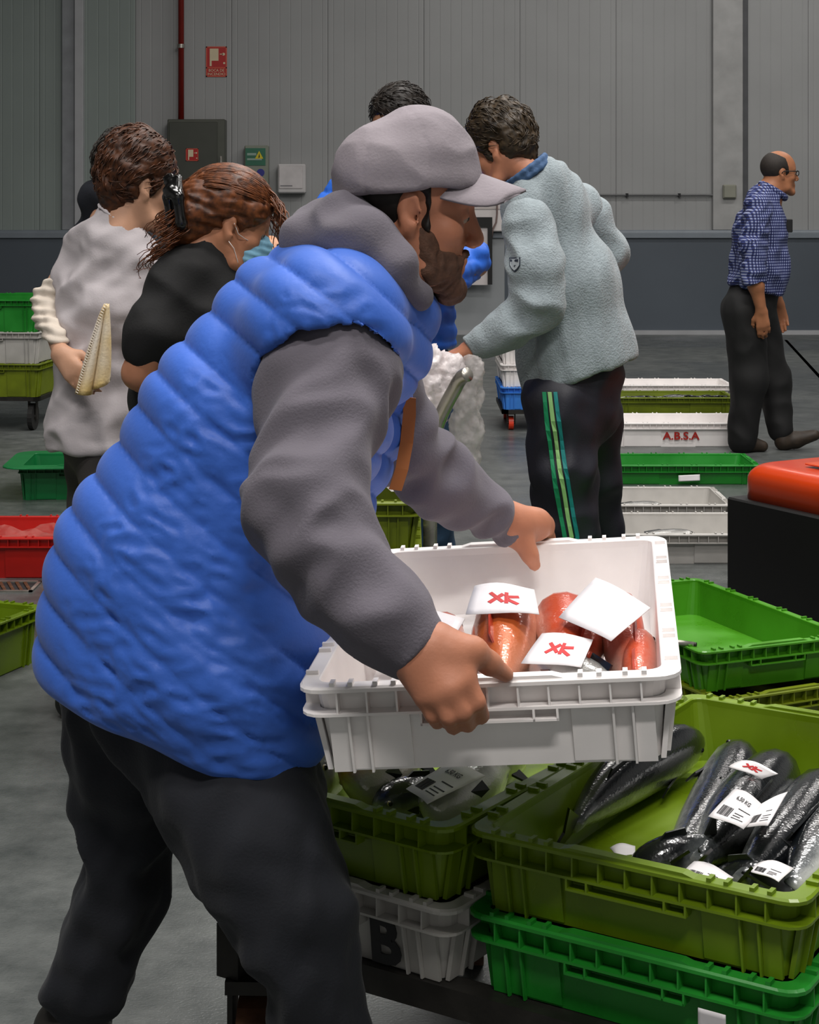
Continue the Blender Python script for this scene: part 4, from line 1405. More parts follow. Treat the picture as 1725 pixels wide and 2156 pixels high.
    for j in range(0, 18):
        for s_ in (0, 1):
            p = rows[j][0] * (1 - s_ * 0.5) + rows[j + 1][0] * s_ * 0.5
            mb.tube([tuple(p + (0.002, -0.003, 0)), tuple(p + (0.008, -0.003, -0.004))], 0.0013, 4)
    mb.build('stitching', mat('towel_hem', 'efe4d4', 0.9), tw)['kind'] = 'stuff'
    tag(tw, 'cream and yellow towel hanging from the grey T-shirt woman\'s arm', 'towel')
woman_grey()

def woman_black():
    D = 4.24
    root = empty('person', (*pt(400, 900, D)[:2], 0))
    tag(root, 'woman in black T-shirt with face mask and clipped auburn hair', 'person')
    SK = skin('skin_warm', 'b97f60')
    T = (rotm(10, 17), pt(484, 478, D), 0.97)
    B = Solid(0.03)
    head(B, T)
    B.cone((-0.025, 0, -0.045), (-0.075, 0, -0.125), 0.058, 0.066, T=T, k=0.03)
    B.chain((450, 545, D, 45), (410, 700, D, 70), (400, 1000, D, 80))
    B.chain((365, 600, D - 0.1, 26), (308, 745, D - 0.14, 30), (292, 785, D - 0.13, 31), (335, 850, D + 0.1, 22))
    B.chain((490, 580, D + 0.15, 30), (520, 760, D + 0.2, 28), (580, 800, D + 0.3, 20))
    B.chain((370, 1000, D - 0.08, 60), (370, 1250, D - 0.08, 45), (370, 1570, D - 0.05, 28))
    B.chain((430, 1000, D + 0.08, 60), (430, 1250, D + 0.08, 45), (430, 1555, D + 0.05, 28))
    hand(B, pt(330, 850, D + 0.1), (0.4, 0.6, 0.1), (0, 0, 1), 1, sc=0.85)
    hand(B, pt(580, 800, D + 0.3), (0.8, 0.3, 0.1), (0, 0, 1), -1, sc=0.85)
    grow('body', B, SK, root, 0.0065)
    eyes(T, root)
    H = Solid(0.03)
    H.ell((-0.02, 0, 0.055), (0.118, 0.098, 0.100), T=T)
    H.ell((-0.10, 0, 0.005), (0.062, 0.075, 0.070), T=T, k=0.04)
    H.ell((-0.115, 0, -0.050), (0.055, 0.060, 0.045), T=T, k=0.03)
    H.ell((0.105, 0, -0.045), (0.085, 0.13, 0.105), T=T, op='-', k=0.01)
    H.ell((0.03, 0, -0.125), (0.075, 0.12, 0.10), T=T, op='-', k=0.01)
    for s in (-1, 1):
        H.ell((0.000, s * 0.095, -0.012), (0.028, 0.032, 0.036), T=T, op='-', k=0.008)
    grow('hair', H, M_aub, root, 0.006, disp=hair_disp(0.003, 9, T, freq=36, flow=(0.35, 1.0, 1.0), amp2=0.005))
    r = random.Random(5)
    paths = []
    def curl(p, d, n, step, amp, fr):
        out = []
        p = np.array(p, float); d = np.array(d, float); ph = r.random() * 6.28
        for i in range(n):
            out.append(p + amp * np.array((math.sin(fr * i + ph), math.cos(fr * i + ph), math.sin(fr * i * 0.8 + ph + 1))) * min(1, i / 3))
            p = p + d / np.linalg.norm(d) * step
            d = d + np.array((0, 0, -0.10))
        return out
    for i in range(60):   # fringe over the brow
        y = r.uniform(-0.085, 0.07)
        paths.append(curl((0.080 + r.uniform(-0.02, 0.012), y, 0.105 + r.uniform(-0.03, 0.015)), (0.6, -0.4 if y < 0 else 0.2, -0.4), r.randint(7, 15), 0.012, 0.006, 0.9))
    for i in range(110):  # curls behind the clip
        a = r.uniform(0, 6.28)
        paths.append(curl((-0.12 + r.uniform(-0.03, 0.03), 0.06 * math.cos(a), -0.03 + 0.06 * math.sin(a)), (-0.6, 0.5 * math.cos(a), -0.7), r.randint(6, 13), 0.010, 0.010, 1.2))
    for i in range(150):  # locks combed back over the crown
        a = r.uniform(-1.25, 1.25)
        pts_ = []
        x0 = r.uniform(0.02, 0.095)
        for k in range(9):
            x = x0 - 0.024 * k
            e = max(0.02, 1 - ((x + 0.02) / 0.121) ** 2)
            rad = math.sqrt(e)
            w_ = 0.004 * math.sin(k * 1.1 + i)
            pts_.append((x, 0.101 * rad * math.sin(a + w_ * 6) , 0.055 + 0.104 * rad * math.cos(a + w_ * 6)))
        paths.append(pts_)
    strands('loose_hair', root, T, M_aub, paths, r=0.0026)
    # black claw clip
    CL = Solid(0.01)
    for s in (-1, 1):
        CL.chain((368 + 8 * s, 375, D - 0.05 - 0.02 * s, 9), (365 + 10 * s, 415, D - 0.085 - 0.02 * s, 12), (372 + 10 * s, 470, D - 0.085 - 0.02 * s, 12), (385 + 8 * s, 495, D - 0.05, 8))
    for k in range(6):
        CL.chain((358 + 6 * (k % 2), 372 + 7 * k, D - 0.05 - 0.01 * k, 9), (346 + 3 * (k % 3), 376 + 8 * k, D - 0.05 - 0.01 * k, 5))
    grow('hair_clip', CL, mat('clip_black', '0b0a0a', 0.18, var=0.2, coat=0.5), root, 0.0045)
    # face mask with ear loops
    K = Solid(0.012)
    K.ell((0.070, 0, -0.055), (0.052, 0.060, 0.062), T=T)
    K.ell((0.096, 0, -0.040), (0.026, 0.030, 0.040), T=T, k=0.02)
    K.plane((0.0, 0, -0.010), (-0.25, 0, 1), T=T); K.plane((0.045, 0, -0.06), (-1, 0, 0.15), T=T)
    def pl(P, N):
        R, t, sc = T
        q = ((P - t) @ R) / sc
        return 0.0018 * np.sin(q[:, 2] * 6.283 / 0.018)
    grow('face_mask', K, mat('mask_blue', '7fb4cf', 0.8, var=0.06, bump=0.2, bscale=200), root, 0.0045, disp=pl)
    R, t, sc = T
    base = np.array(root.location)
    for s in (-1, 1):
        for z0, x0 in ((-0.022, 0.062), (-0.098, 0.048)):
            q = [(x0, s * 0.058, z0), (0.040, s * 0.068, z0 * 0.8), (0.020, s * 0.0765, z0 * 0.5), (0.002, s * 0.085, 0.012 if z0 > -0.05 else -0.036)]
            MB().tube([R @ (np.array(a) * sc) + t - base for a in q], 0.0010, 6).build('ear_loop', mat('loop_white', 'e4dcd8', 0.8), root, smooth=True, world=False)
    # T-shirt
    S = Solid(0.05)
    S.chain((455, 575, D + 0.02, 62), (420, 660, D, 112), (400, 830, D, 118), (400, 1010, D, 120), ky=0.9)
    S.chain((395, 575, D - 0.06, 50), (500, 585, D + 0.12, 48))
    S.chain((360, 600, D - 0.10, 52), (318, 700, D - 0.14, 48), (308, 735, D - 0.14, 46))
    S.chain((500, 600, D + 0.16, 48), (520, 740, D + 0.2, 42))
    S.chain((440, 535, D, 58), (425, 570, D, 75))
    S.cone(pt(480, 470, D), pt(462, 520, D), 0.055, 0.060, op='-', k=0.008)
    grow('tshirt', S, mat('tshirt_black', '101011', 0.85, var=0.2, vscale=8, bump=0.3, bscale=200), root, 0.008, disp=cloth_disp(0.005, 4.5, 81, 0.0015, 12), it=2)
    S = Solid(0.05)
    S.chain((400, 1000, D, 112), (400, 1060, D, 112))
    S.chain((370, 1060, D - 0.08, 75), (370, 1250, D - 0.08, 58), (370, 1550, D - 0.05, 42))
    S.chain((430, 1060, D + 0.08, 75), (430, 1250, D + 0.08, 58), (430, 1550, D + 0.05, 42))
    grow('trousers', S, mat('trousers_black', '16161a', 0.8, bump=0.3, bscale=200), root, 0.012)
    for q in (-0.08, 0.08):
        S = Solid(0.02)
        a = pt(400 + 380 * q, 1590, D + q)
        shoe(S, (a[0] - 0.04, D + q, 0), (a[0] + 0.17, D + q + 0.04, 0), 0.042)
        grow('shoe', S, M_black, root, 0.01)
woman_black()

def blue_man():
    D = 5.75
    root = empty('person', (*pt(830, 900, D)[:2], 0))
    tag(root, 'man in bright blue jacket standing behind the capped man', 'person')
    T = (rotm(-140, 8), pt(842, 268, D), 0.98)
    B = Solid(0.03)
    head(B, T)
    B.cone((-0.015, 0, -0.05), (-0.05, 0, -0.16), 0.058, 0.066, T=T, k=0.03)
    B.chain((840, 370, D, 50), (830, 500, D, 70), (830, 730, D, 70))
    B.chain((740, 400, D, 30), (650, 520, D - 0.05, 26), (600, 528, D - 0.25, 18))
    B.chain((930, 410, D, 30), (1000, 555, D - 0.05, 26), (930, 610, D - 0.3, 18))
    B.chain((790, 800, D, 50), (800, 1050, D, 38), (800, 1280, D, 26))
    B.chain((900, 800, D, 50), (915, 1050, D, 38), (925, 1280, D, 26))
    hand(B, pt(604, 528, D - 0.25), (-0.6, -0.3, 0.1), (0.2, -0.8, 0.6), -1, curl=(30, 40, 30), sc=0.95)
    hand(B, pt(930, 610, D - 0.3), (-0.6, -0.4, 0.1), (0, -0.3, 1), 1, curl=(20, 30, 20), sc=0.95)
    grow('body', B, skin('skin_olive', 'c08a68'), root, 0.0075)
    eyes(T, root)
    short_hair(T, root, M_hblack, 0.007, thick=0.010, top=0.006, seed=14, amp=0.0025, front=0.08)
    MJ = mat('jacket_blue', '2a6ad6', 0.5, var=0.10, vscale=6, bump=0.3, bscale=90)
    def q(P, N): return 0.008 * np.abs(np.sin(P[:, 2] * math.pi / 0.055 + 0.4 * wob(P, 3, 6))) ** 0.6 + 0.003 * wob(P, 18, 7)
    S = Solid(0.05)
    S.chain((838, 420, D, 70), (832, 520, D, 105), (835, 640, D, 112), (850, 715, D, 108), ky=0.75)
    S.chain((745, 405, D, 44), (925, 410, D, 44))
    S.chain((835, 360, D, 52), (838, 420, D, 60))
    S.plane(pt(850, 728, D), (0, 0, -1), k=0.01)
    grow('jacket', S, MJ, root, 0.008, disp=q, it=2)
    S = Solid(0.03)
    S.chain((735, 410, D, 46), (655, 505, D - 0.05, 38), (612, 524, D - 0.22, 28))
    grow('sleeve', S, MJ, root, 0.008, disp=q)
    S = Solid(0.03)
    S.chain((930, 420, D, 46), (985, 545, D - 0.05, 40), (935, 605, D - 0.27, 30))
    grow('sleeve', S, MJ, root, 0.008, disp=q)
    S = Solid(0.05)
    S.chain((845, 715, D, 92), (850, 790, D, 95), ky=0.8)
    S.chain((800, 800, D, 60), (805, 1040, D, 48), (805, 1290, D, 40))
    S.chain((898, 800, D, 60), (910, 1040, D, 48), (920, 1290, D, 40))
    grow('jeans', S, mat('jeans_blue', '2c4a66', 0.8, var=0.2, vscale=12, bump=0.3, bscale=200), root, 0.011, disp=cloth_disp(0.005, 6, 91))
    for xx in (803, 922):
        S = Solid(0.02)
        a = pt(xx, 1300, D)
        shoe(S, (a[0], D + 0.05, 0), (a[0] - 0.08, D - 0.17, 0), 0.045)
        grow('shoe', S, M_shoe, root, 0.01)
    ph = empty('phone', pt(606, 520, D - 0.30))
    a = pt(606, 520, D - 0.30)
    MB().bbox(a[0] - 0.035, a[0] + 0.04, a[1] - 0.006, a[1] + 0.004, a[2] - 0.012, a[2] + 0.01, 0.003).build('case', M_black, ph)
    MB().box(a[0] - 0.03, a[0] + 0.035, a[1] - 0.0068, a[1] - 0.006, a[2] - 0.009, a[2] + 0.007).build('screen', mat('dark_glass', '08090c', 0.1), ph)
    tag(ph, 'dark phone in the hand of the blue jacket man', 'phone')
blue_man()

def sweater_man():
    D = 5.3
    root = empty('person', (*pt(1215, 900, D)[:2], 0))
    tag(root, 'man in pale grey fleece and striped navy track trousers', 'person')
    T = (rotm(152, 22), pt(1060, 318, D), 0.98)
    B = Solid(0.03)
    head(B, T)
    B.cone((-0.02, 0, -0.045), (-0.058, 0, -0.105), 0.055, 0.048, T=T, k=0.03)
    B.chain((1128, 388, D - 0.03, 28), (1180, 520, D, 70), (1210, 780, D, 70))
    B.chain((1110, 470, D - 0.1, 34), (1140, 640, D - 0.16, 32), (985, 738, D - 0.12, 20))
    B.chain((1240, 470, D + 0.2, 26), (1275, 535, D + 0.22, 24), (1200, 625, D + 0.3, 18))
    B.chain((1180, 850, D, 40), (1190, 1090, D - 0.03, 32), (1195, 1340, D, 26))
    B.chain((1248, 850, D + 0.12, 36), (1264, 1090, D + 0.24, 20), (1275, 1310, D + 0.3, 20))
    hand(B, pt(985, 738, D - 0.12), pt(938, 758, D - 0.10) - pt(985, 738, D - 0.12), (0.15, -0.35, 0.9), -1, curl=(42, 48, 30), sc=0.92)
    hand(B, pt(1200, 625, D + 0.3), (-0.8, 0.3, -0.1), (0, 0, 1), 1, sc=0.9)
    grow('body', B, skin('skin_ruddy', 'bf8062'), root, 0.007)
    eyes(T, root)
    short_hair(T, root, mat('hair_dark', '241c12', 0.5, var=0.5, vscale=60, spec=0.4, col2='4a3a26'), 0.006, thick=0.016, top=0.012, seed=24, amp=0.007, nape=-0.050)
    MF = mat('fleece_grey', '939ea3', 0.95, var=0.08, vscale=60, bump=0.9, bscale=170, sheen=0.2, bdist=0.004)
    S = Solid(0.06)
    S.chain((1140, 396, D - 0.05, 52), (1152, 435, D, 78), (1190, 600, D, 106), (1212, 745, D + 0.02, 118), (1222, 800, D + 0.02, 120), ky=0.85)
    S.chain((1152, 378, D - 0.05, 38), (1168, 425, D, 62))
    S.chain((1105, 440, D - 0.08, 50), (1215, 440, D + 0.16, 56))
    pa, pb = pt(1105, 828, D), pt(1340, 752, D)
    S.plane(pa, (pb[2] - pa[2], 0, -(pb[0] - pa[0])), k=0.008)
    fl = cloth_disp(0.010, 4.2, 101, 0.003, 10, direction=(1.2, 1, 0.45))
    grow('fleece', S, MF, root, 0.0075, disp=fl, it=2, keep='fleece')
    S = Solid(0.04)
    S.chain((1112, 470, D - 0.12, 55), (1128, 560, D - 0.17, 56), (1132, 640, D - 0.18, 52))
    S.chain((1132, 640, D - 0.18, 52), (1080, 690, D - 0.16, 44), (992, 733, D - 0.13, 30))
    S.plane(pt(986, 737, D - 0.12), pt(985, 738, D) - pt(1060, 700, D), k=0.008)
    grow('sleeve', S, MF, root, 0.006, disp=cloth_disp(0.008, 5, 105, 0.0015, 12), it=2, keep='fsleeve')
    S = Solid(0.04)
    S.chain((1240, 460, D + 0.18, 52), (1278, 535, D + 0.2, 42), (1200, 620, D + 0.3, 30))
    grow('sleeve', S, MF, root, 0.009, disp=cloth_disp(0.006, 7, 107))
    MCo = mat('collar_blue', '3f5c82', 0.8, bump=0.3, bscale=200)
    S = Solid(0.006)
    c0 = np.array(pt(1116, 368, D - 0.045))
    ax = np.array((-0.6, 0.0, 0.8)); e1 = np.array((0.8, 0, 0.6)); e2 = np.array((0, 1, 0))
    for i in range(18):
        a, b = 2 * math.pi * i / 18, 2 * math.pi * (i + 1) / 18
        for k in (0, 0.02):
            S.cone(c0 + 0.072 * (e1 * math.cos(a) + e2 * math.sin(a)) + ax * k, c0 + 0.072 * (e1 * math.cos(b) + e2 * math.sin(b)) + ax * k, 0.009, 0.009)
    grow('collar', S, MCo, root, 0.006)
    # track trousers
    S = Solid(0.05)
    S.chain((1210, 790, D + 0.03, 104), (1210, 850, D + 0.03, 100), ky=0.85)
    S.chain((1172, 850, D - 0.05, 72), (1186, 1000, D - 0.05, 68), (1192, 1110, D - 0.03, 64), (1196, 1345, D, 55))
    S.chain((1252, 850, D + 0.12, 60), (1258, 1000, D + 0.2, 48), (1266, 1110, D + 0.25, 40), (1276, 1310, D + 0.3, 40))
    grow('track_trousers', S, mat('track_navy', '1b1b26', 0.6, var=0.12, vscale=9, bump=0.25, bscale=200), root, 0.0075, disp=cloth_disp(0.008, 5, 111, 0.002, 12, direction=(1, 1, 0.7)), it=2, keep='track')
    tree = bvh('track')
    def tape(pxs, w, m, name):
        L_, R_ = [], []
        for x, y in pxs:
            a, na = shoot(tree, x - w / 2, y, 0.005); b, nb_ = shoot(tree, x + w / 2, y, 0.005)
            if a is not None and b is not None:
                L_.append((a, na)); R_.append((b, nb_))
        rings = [[tuple(l), tuple(r_), tuple(r_ - nr * 0.005), tuple(l - nl * 0.005)] for (l, nl), (r_, nr) in zip(L_, R_)]
        MB().loft(rings, cap=True).build(name, m, root, smooth=False)
    def path(x0, xm, x1, n=26, y0=826, y1=1350):
        out = []
        for i in range(n + 1):
            y = y0 + (y1 - y0) * i / n
            v = min(1, (y - 826) / 305)
            out.append((x0 * (1 - v) * (1 - v) + 2 * xm * v * (1 - v) + x1 * v * v, y))
        return out
    tape(path(1147, 1160, 1190), 8, mat('stripe_green', '0c8a58', 0.6), 'stripe')
    tape(path(1158, 1176, 1203), 8, mat('stripe_pale_green', '8fc279', 0.6), 'stripe')
    tape(path(1170, 1188, 1215), 8, mat('stripe_teal', '0c7f7c', 0.6), 'stripe')
    for xx, dd in ((1196, 0.0), (1276, 0.3)):
        S = Solid(0.02)
        a = pt(xx, 1350, D + dd)
        shoe(S, (a[0] + 0.05, D + dd, 0), (a[0] - 0.17, D + dd + 0.08, 0), 0.045)
        grow('shoe', S, M_shoe, root, 0.01)
    # shield emblem on the sleeve
    tr2 = bvh('fsleeve')
    def poly(pxs, m, name, off):
        q = [shoot(tr2, x, y, off) for x, y in pxs]
        if any(a is None for a, n in q): return
        c = sum((a for a, n in q), Vector()) / len(q); nn = sum((n for a, n in q), Vector()).normalized()
        vs = [tuple(a) for a, n in q] + [tuple(a - n * 0.003) for a, n in q]
        k = len(q)
        MB().add(vs, [tuple(range(k))[::-1], tuple(range(k, 2 * k))] + [(i, (i + 1) % k, k + (i + 1) % k, k + i) for i in range(k)]).build(name, m, root)
    cx, cy = 1085, 557
    sh = [(-11, -14), (0, -15), (11, -15), (11, 2), (6, 11), (0, 16), (-6, 11), (-11, 2)]
    poly([(cx + a, cy + b) for a, b in sh], mat('emblem_dark', '2b3240', 0.7), 'emblem', 0.003)
    poly([(cx + a * 0.82, cy + b * 0.82) for a, b in sh], mat('emblem_pale', 'aeb6bb', 0.7), 'emblem_field', 0.0042)
    poly([(cx + a, cy + b) for a, b in ((-8, -10), (8, -11), (8, -6), (-8, -5))], MATS['emblem_dark'], 'emblem_band', 0.005)
    st = [(0 + 4.2 * math.cos(i * math.pi / 5 - math.pi / 2) * (1 if i % 2 == 0 else 0.42), 3 + 4.2 * math.sin(i * math.pi / 5 - math.pi / 2) * (1 if i % 2 == 0 else 0.42)) for i in range(10)]
    poly([(cx + a, cy + b) for a, b in st], MATS['emblem_dark'], 'emblem_star', 0.005)
sweater_man()

def check_material():
    m = bpy.data.materials.new('checked_shirt')
    nt, N, L, B = nodes_of(m)
    tc = N.new('ShaderNodeTexCoord'); sp = N.new('ShaderNodeSeparateXYZ')
    L.new(tc.outputs['Object'], sp.inputs[0])
    def band(sock, f):
        a = N.new('ShaderNodeMath'); a.operation = 'MULTIPLY'; a.inputs[1].default_value = f; L.new(sock, a.inputs[0])
        b = N.new('ShaderNodeMath'); b.operation = 'FRACT'; L.new(a.outputs[0], b.inputs[0])
        c = N.new('ShaderNodeMath'); c.operation = 'LESS_THAN'; c.inputs[1].default_value = 0.5; L.new(b.outputs[0], c.inputs[0])
        return c.outputs[0]
    s = N.new('ShaderNodeMath'); s.operation = 'ADD'; L.new(sp.outputs['X'], s.inputs[0])
    y2 = N.new('ShaderNodeMath'); y2.operation = 'MULTIPLY'; y2.inputs[1].default_value = 0.6; L.new(sp.outputs['Y'], y2.inputs[0]); L.new(y2.outputs[0], s.inputs[1])
    a = band(s.outputs[0], 62.0); b = band(sp.outputs['Z'], 62.0)
    t = N.new('ShaderNodeMath'); t.operation = 'ADD'; L.new(a, t.inputs[0]); L.new(b, t.inputs[1])
    h = N.new('ShaderNodeMath'); h.operation = 'MULTIPLY'; h.inputs[1].default_value = 0.5; L.new(t.outputs[0], h.inputs[0])
    r = N.new('ShaderNodeValToRGB')
    r.color_ramp.interpolation = 'CONSTANT'
    r.color_ramp.elements[0].color = (*hexc('959dbc'), 1)
    r.color_ramp.elements[1].position = 0.75; r.color_ramp.elements[1].color = (*hexc('14183f'), 1)
    e = r.color_ramp.elements.new(0.25); e.color = (*hexc('323d76'), 1)
    L.new(h.outputs[0], r.inputs['Fac']); L.new(r.outputs['Color'], B.inputs['Base Color'])
    B.inputs['Roughness'].default_value = 0.8
    return m

def checked_man():
    D = 9.72
    root = empty('person', (*pt(1600, 930, D)[:2], 0))
    tag(root, 'balding man with glasses in a checked shirt walking away right', 'person')
    T = (rotm(6, 2), pt(1641, 366, D), 0.98)
    B = Solid(0.03)
    head(B, T)
    B.cone((-0.02, 0, -0.05), (-0.05, 0, -0.16), 0.060, 0.068, T=T, k=0.03)
    B.chain((1618, 400, D, 24), (1600, 480, D, 40), (1590, 620, D, 40))
    B.chain((1597, 440, D - 0.2, 16), (1588, 580, D - 0.26, 14), (1592, 600, D - 0.26, 16), (1604, 655, D - 0.24, 11))
    B.chain((1615, 440, D + 0.2, 16), (1620, 570, D + 0.24, 14), (1640, 640, D + 0.22, 11))
    B.chain((1570, 650, D - 0.08, 30), (1572, 790, D - 0.08, 22), (1558, 925, D - 0.06, 14))
    B.chain((1600, 650, D + 0.08, 30), (1630, 790, D + 0.08, 22), (1655, 905, D + 0.02, 14))
    hand(B, pt(1604, 655, D - 0.24), (0.06, 0.02, -0.5), (-0.2, -1, 0), -1, curl=(18, 28, 20), sc=1.0)
    hand(B, pt(1640, 640, D + 0.22), (0.1, 0, -0.5), (0.2, 1, 0), 1, curl=(18, 28, 20), sc=1.0)
    grow('body', B, skin('skin_tanned', 'a9704f'), root, 0.0085)
    eyes(T, root)
    H = Solid(0.01)
    H.ell((-0.012, 0, 0.042), (0.101, 0.083, 0.091), T=T)
    H.plane((0.040, 0, 0.02), (1, 0, 0.35), T=T); H.plane((0, 0, 0.098), (0.45, 0, 1), T=T); H.plane((0, 0, -0.045), (0, 0, -1), T=T)
    for s in (-1, 1): H.ell((0.0, s * 0.088, -0.004), (0.026, 0.026, 0.036), T=T, op='-', k=0.008)
    grow('hair', H, mat('hair_cropped', '241d18', 0.7, var=0.3, vscale=80), root, 0.007)
    # glasses
    R, t, sc = T
    base = np.array(root.location)
    G = MB()
    for s in (-1, 1):
        ring = [R @ (np.array((0.099, s * 0.032 + 0.024 * math.cos(a), 0.006 + 0.015 * math.sin(a))) * sc) + t - base for a in [2 * math.pi * i / 14 for i in range(15)]]
        G.tube(ring, 0.0022, 6)
        G.tube([R @ (np.array(p) * sc) + t - base for p in ((0.098, s * 0.056, 0.016), (0.06, s * 0.076, 0.016), (0.0, s * 0.082, 0.014), (-0.012, s * 0.083, 0.0))], 0.0030, 6)
    G.tube([R @ (np.array(p) * sc) + t - base for p in ((0.099, -0.01, 0.010), (0.104, 0, 0.012), (0.099, 0.01, 0.010))], 0.002, 6)
    G.build('glasses', M_black, root, smooth=True, world=False)
    MCk = check_material()
    S = Solid(0.05)
    S.chain((1612, 420, D, 36), (1600, 480, D, 52), (1600, 560, D, 58), (1592, 605, D, 54), (1590, 628, D, 50), ky=1.15)
    S.chain((1592, 430, D - 0.16, 24), (1610, 430, D + 0.16, 24))
    pa, pb = pt(1530, 598, D), pt(1650, 625, D)
    S.plane(pa, (pb[2] - pa[2], 0, -(pb[0] - pa[0])), k=0.01)
    grow('shirt', S, MCk, root, 0.009, disp=cloth_disp(0.010, 5, 121, 0.003, 12), it=1)
    S = Solid(0.03)
    S.chain((1596, 438, D - 0.20, 30), (1585, 520, D - 0.25, 28), (1588, 596, D - 0.27, 25))
    S.plane(pt(1588, 598, D - 0.26), (0.1, 0, -1), k=0.006)
    grow('sleeve', S, MCk, root, 0.008, disp=cloth_disp(0.010, 7, 125, 0.002, 16), it=1)
    S = Solid(0.03)
    S.chain((1612, 438, D + 0.20, 28), (1618, 560, D + 0.24, 24))
    grow('sleeve', S, MCk, root, 0.01, disp=cloth_disp(0.006, 7, 127))
    S = Solid(0.01)
    c0 = np.array(pt(1628, 402, D)); ax = np.array((-0.45, 0, 0.9)); e1 = np.array((0.9, 0, -0.45)) ; e2 = np.array((0, 1, 0))
    e1 = np.array((0.85, 0, -0.52))
    for i in range(16):
        a, b = 2 * math.pi * i / 16, 2 * math.pi * (i + 1) / 16
        S.cone(c0 + 0.078 * (e1 * math.cos(a) + e2 * math.sin(a)), c0 + 0.078 * (e1 * math.cos(b) + e2 * math.sin(b)), 0.017, 0.017)
    grow('collar', S, MCk, root, 0.007)
    a = pt(1662, 478, D - 0.02)
    MB().bbox(a[0] - 0.03, a[0] + 0.012, D - 0.06, D - 0.02, a[2] - 0.03, a[2] + 0.045, 0.004).build('pocket_notebook', M_black, root)
    MT_ = mat('trousers_jet', '09090a', 0.75, var=0.3, vscale=8, bump=0.25, bscale=200)
    S = Solid(0.05)
    S.chain((1588, 612, D, 52), (1575, 650, D, 56), ky=1.0)
    S.chain((1568, 660, D - 0.09, 46), (1578, 800, D - 0.09, 38), (1562, 925, D - 0.07, 31))
    S.chain((1592, 660, D + 0.09, 44), (1628, 800, D + 0.09, 36), (1645, 905, D + 0.04, 27))
    grow('trousers', S, MT_, root, 0.011, disp=cloth_disp(0.005, 4, 131), it=2)
    Mb = mat('boot_brown', '2e2318', 0.6, var=0.35, vscale=30)
    S = Solid(0.02)
    a = pt(1556, 948, D - 0.06); b = pt(1606, 948, D - 0.06)
    shoe(S, (a[0], D - 0.06, 0), (b[0], D - 0.06, 0), 0.045)
    grow('boot', S, Mb, root, 0.009)
    S = Solid(0.02)
    a = pt(1650, 930, D + 0.02); b = pt(1716, 916, D + 0.0)
    S.cone(a, a + (0.07, 0, 0.01), 0.048, 0.046); S.cone(a + (0.07, 0, 0.01), b, 0.046, 0.032); S.cone(a, a + (0.0, 0, 0.07), 0.046, 0.046)
    grow('boot', S, Mb, root, 0.009)
checked_man()

def navy_person():
    D = 5.35
    root = empty('person', (*pt(235, 900, D)[:2], 0))
    tag(root, 'person in dark navy hooded top mostly hidden behind the grey T-shirt woman', 'person')
    T = (rotm(60, 10), pt(262, 375, D), 0.95)
    B = Solid(0.03)
    head(B, T)
    B.cone((-0.02, 0, -0.05), (-0.05, 0, -0.16), 0.056, 0.066, T=T, k=0.03)
    B.chain((245, 470, D, 50), (235, 600, D, 60), (230, 860, D, 60))
    B.chain((190, 500, D, 26), (175, 640, D, 22), (215, 700, D + 0.25, 16))
    B.chain((290, 500, D + 0.1, 26), (300, 640, D + 0.1, 22), (320, 700, D + 0.3, 16))
    B.chain((215, 860, D, 46), (215, 1080, D, 36), (215, 1330, D, 26))
    B.chain((255, 860, D + 0.1, 46), (255, 1080, D + 0.1, 36), (255, 1310, D + 0.1, 26))
    hand(B, pt(215, 700, D + 0.25), (0.3, 0.6, 0), (0, 0, 1), 1, sc=0.85)
    hand(B, pt(320, 700, D + 0.3), (0.3, 0.6, 0), (0, 0, 1), -1, sc=0.85)
    grow('body', B, MATS['skin_light'], root, 0.009)
    short_hair(T, root, M_hblack, 0.008, thick=0.016, top=0.01, seed=44, amp=0.003)
    MN = mat('navy_top', '10141f', 0.85, var=0.15, bump=0.3, bscale=150)
    S = Solid(0.05)
    S.chain((240, 500, D, 58), (235, 640, D, 66), (232, 850, D, 68))
    S.chain((185, 505, D, 30), (290, 510, D + 0.1, 30))
    S.chain((185, 510, D, 34), (178, 640, D, 28), (215, 695, D + 0.22, 22))
    S.chain((290, 510, D + 0.1, 34), (300, 640, D + 0.1, 28), (318, 695, D + 0.28, 22))
    S.chain((225, 420, D - 0.08, 26), (196, 418, D - 0.03, 21), (190, 435, D + 0.02, 20)); S.chain((196, 405, D - 0.04, 14), (230, 400, D - 0.06, 20))
    S.chain((222, 425, D - 0.05, 34), (240, 470, D, 50))
    grow('hooded_top', S, MN, root, 0.009, disp=cloth_disp(0.006, 6, 141))
    S = Solid(0.05)
    S.chain((235, 850, D, 62), (235, 890, D, 62)); S.chain((215, 890, D, 48), (215, 1320, D, 34)); S.chain((255, 890, D + 0.1, 48), (255, 1320, D + 0.1, 34))
    grow('trousers', S, MATS['trousers_black'], root, 0.012)
    for xx, dd in ((215, 0.0), (255, 0.1)):
        S = Solid(0.02); a = pt(xx, 1330, D + dd)
        shoe(S, (a[0] - 0.03, D + dd, 0), (a[0] + 0.08, D + dd + 0.18, 0), 0.042)
        grow('shoe', S, M_black, root, 0.01)
navy_person()

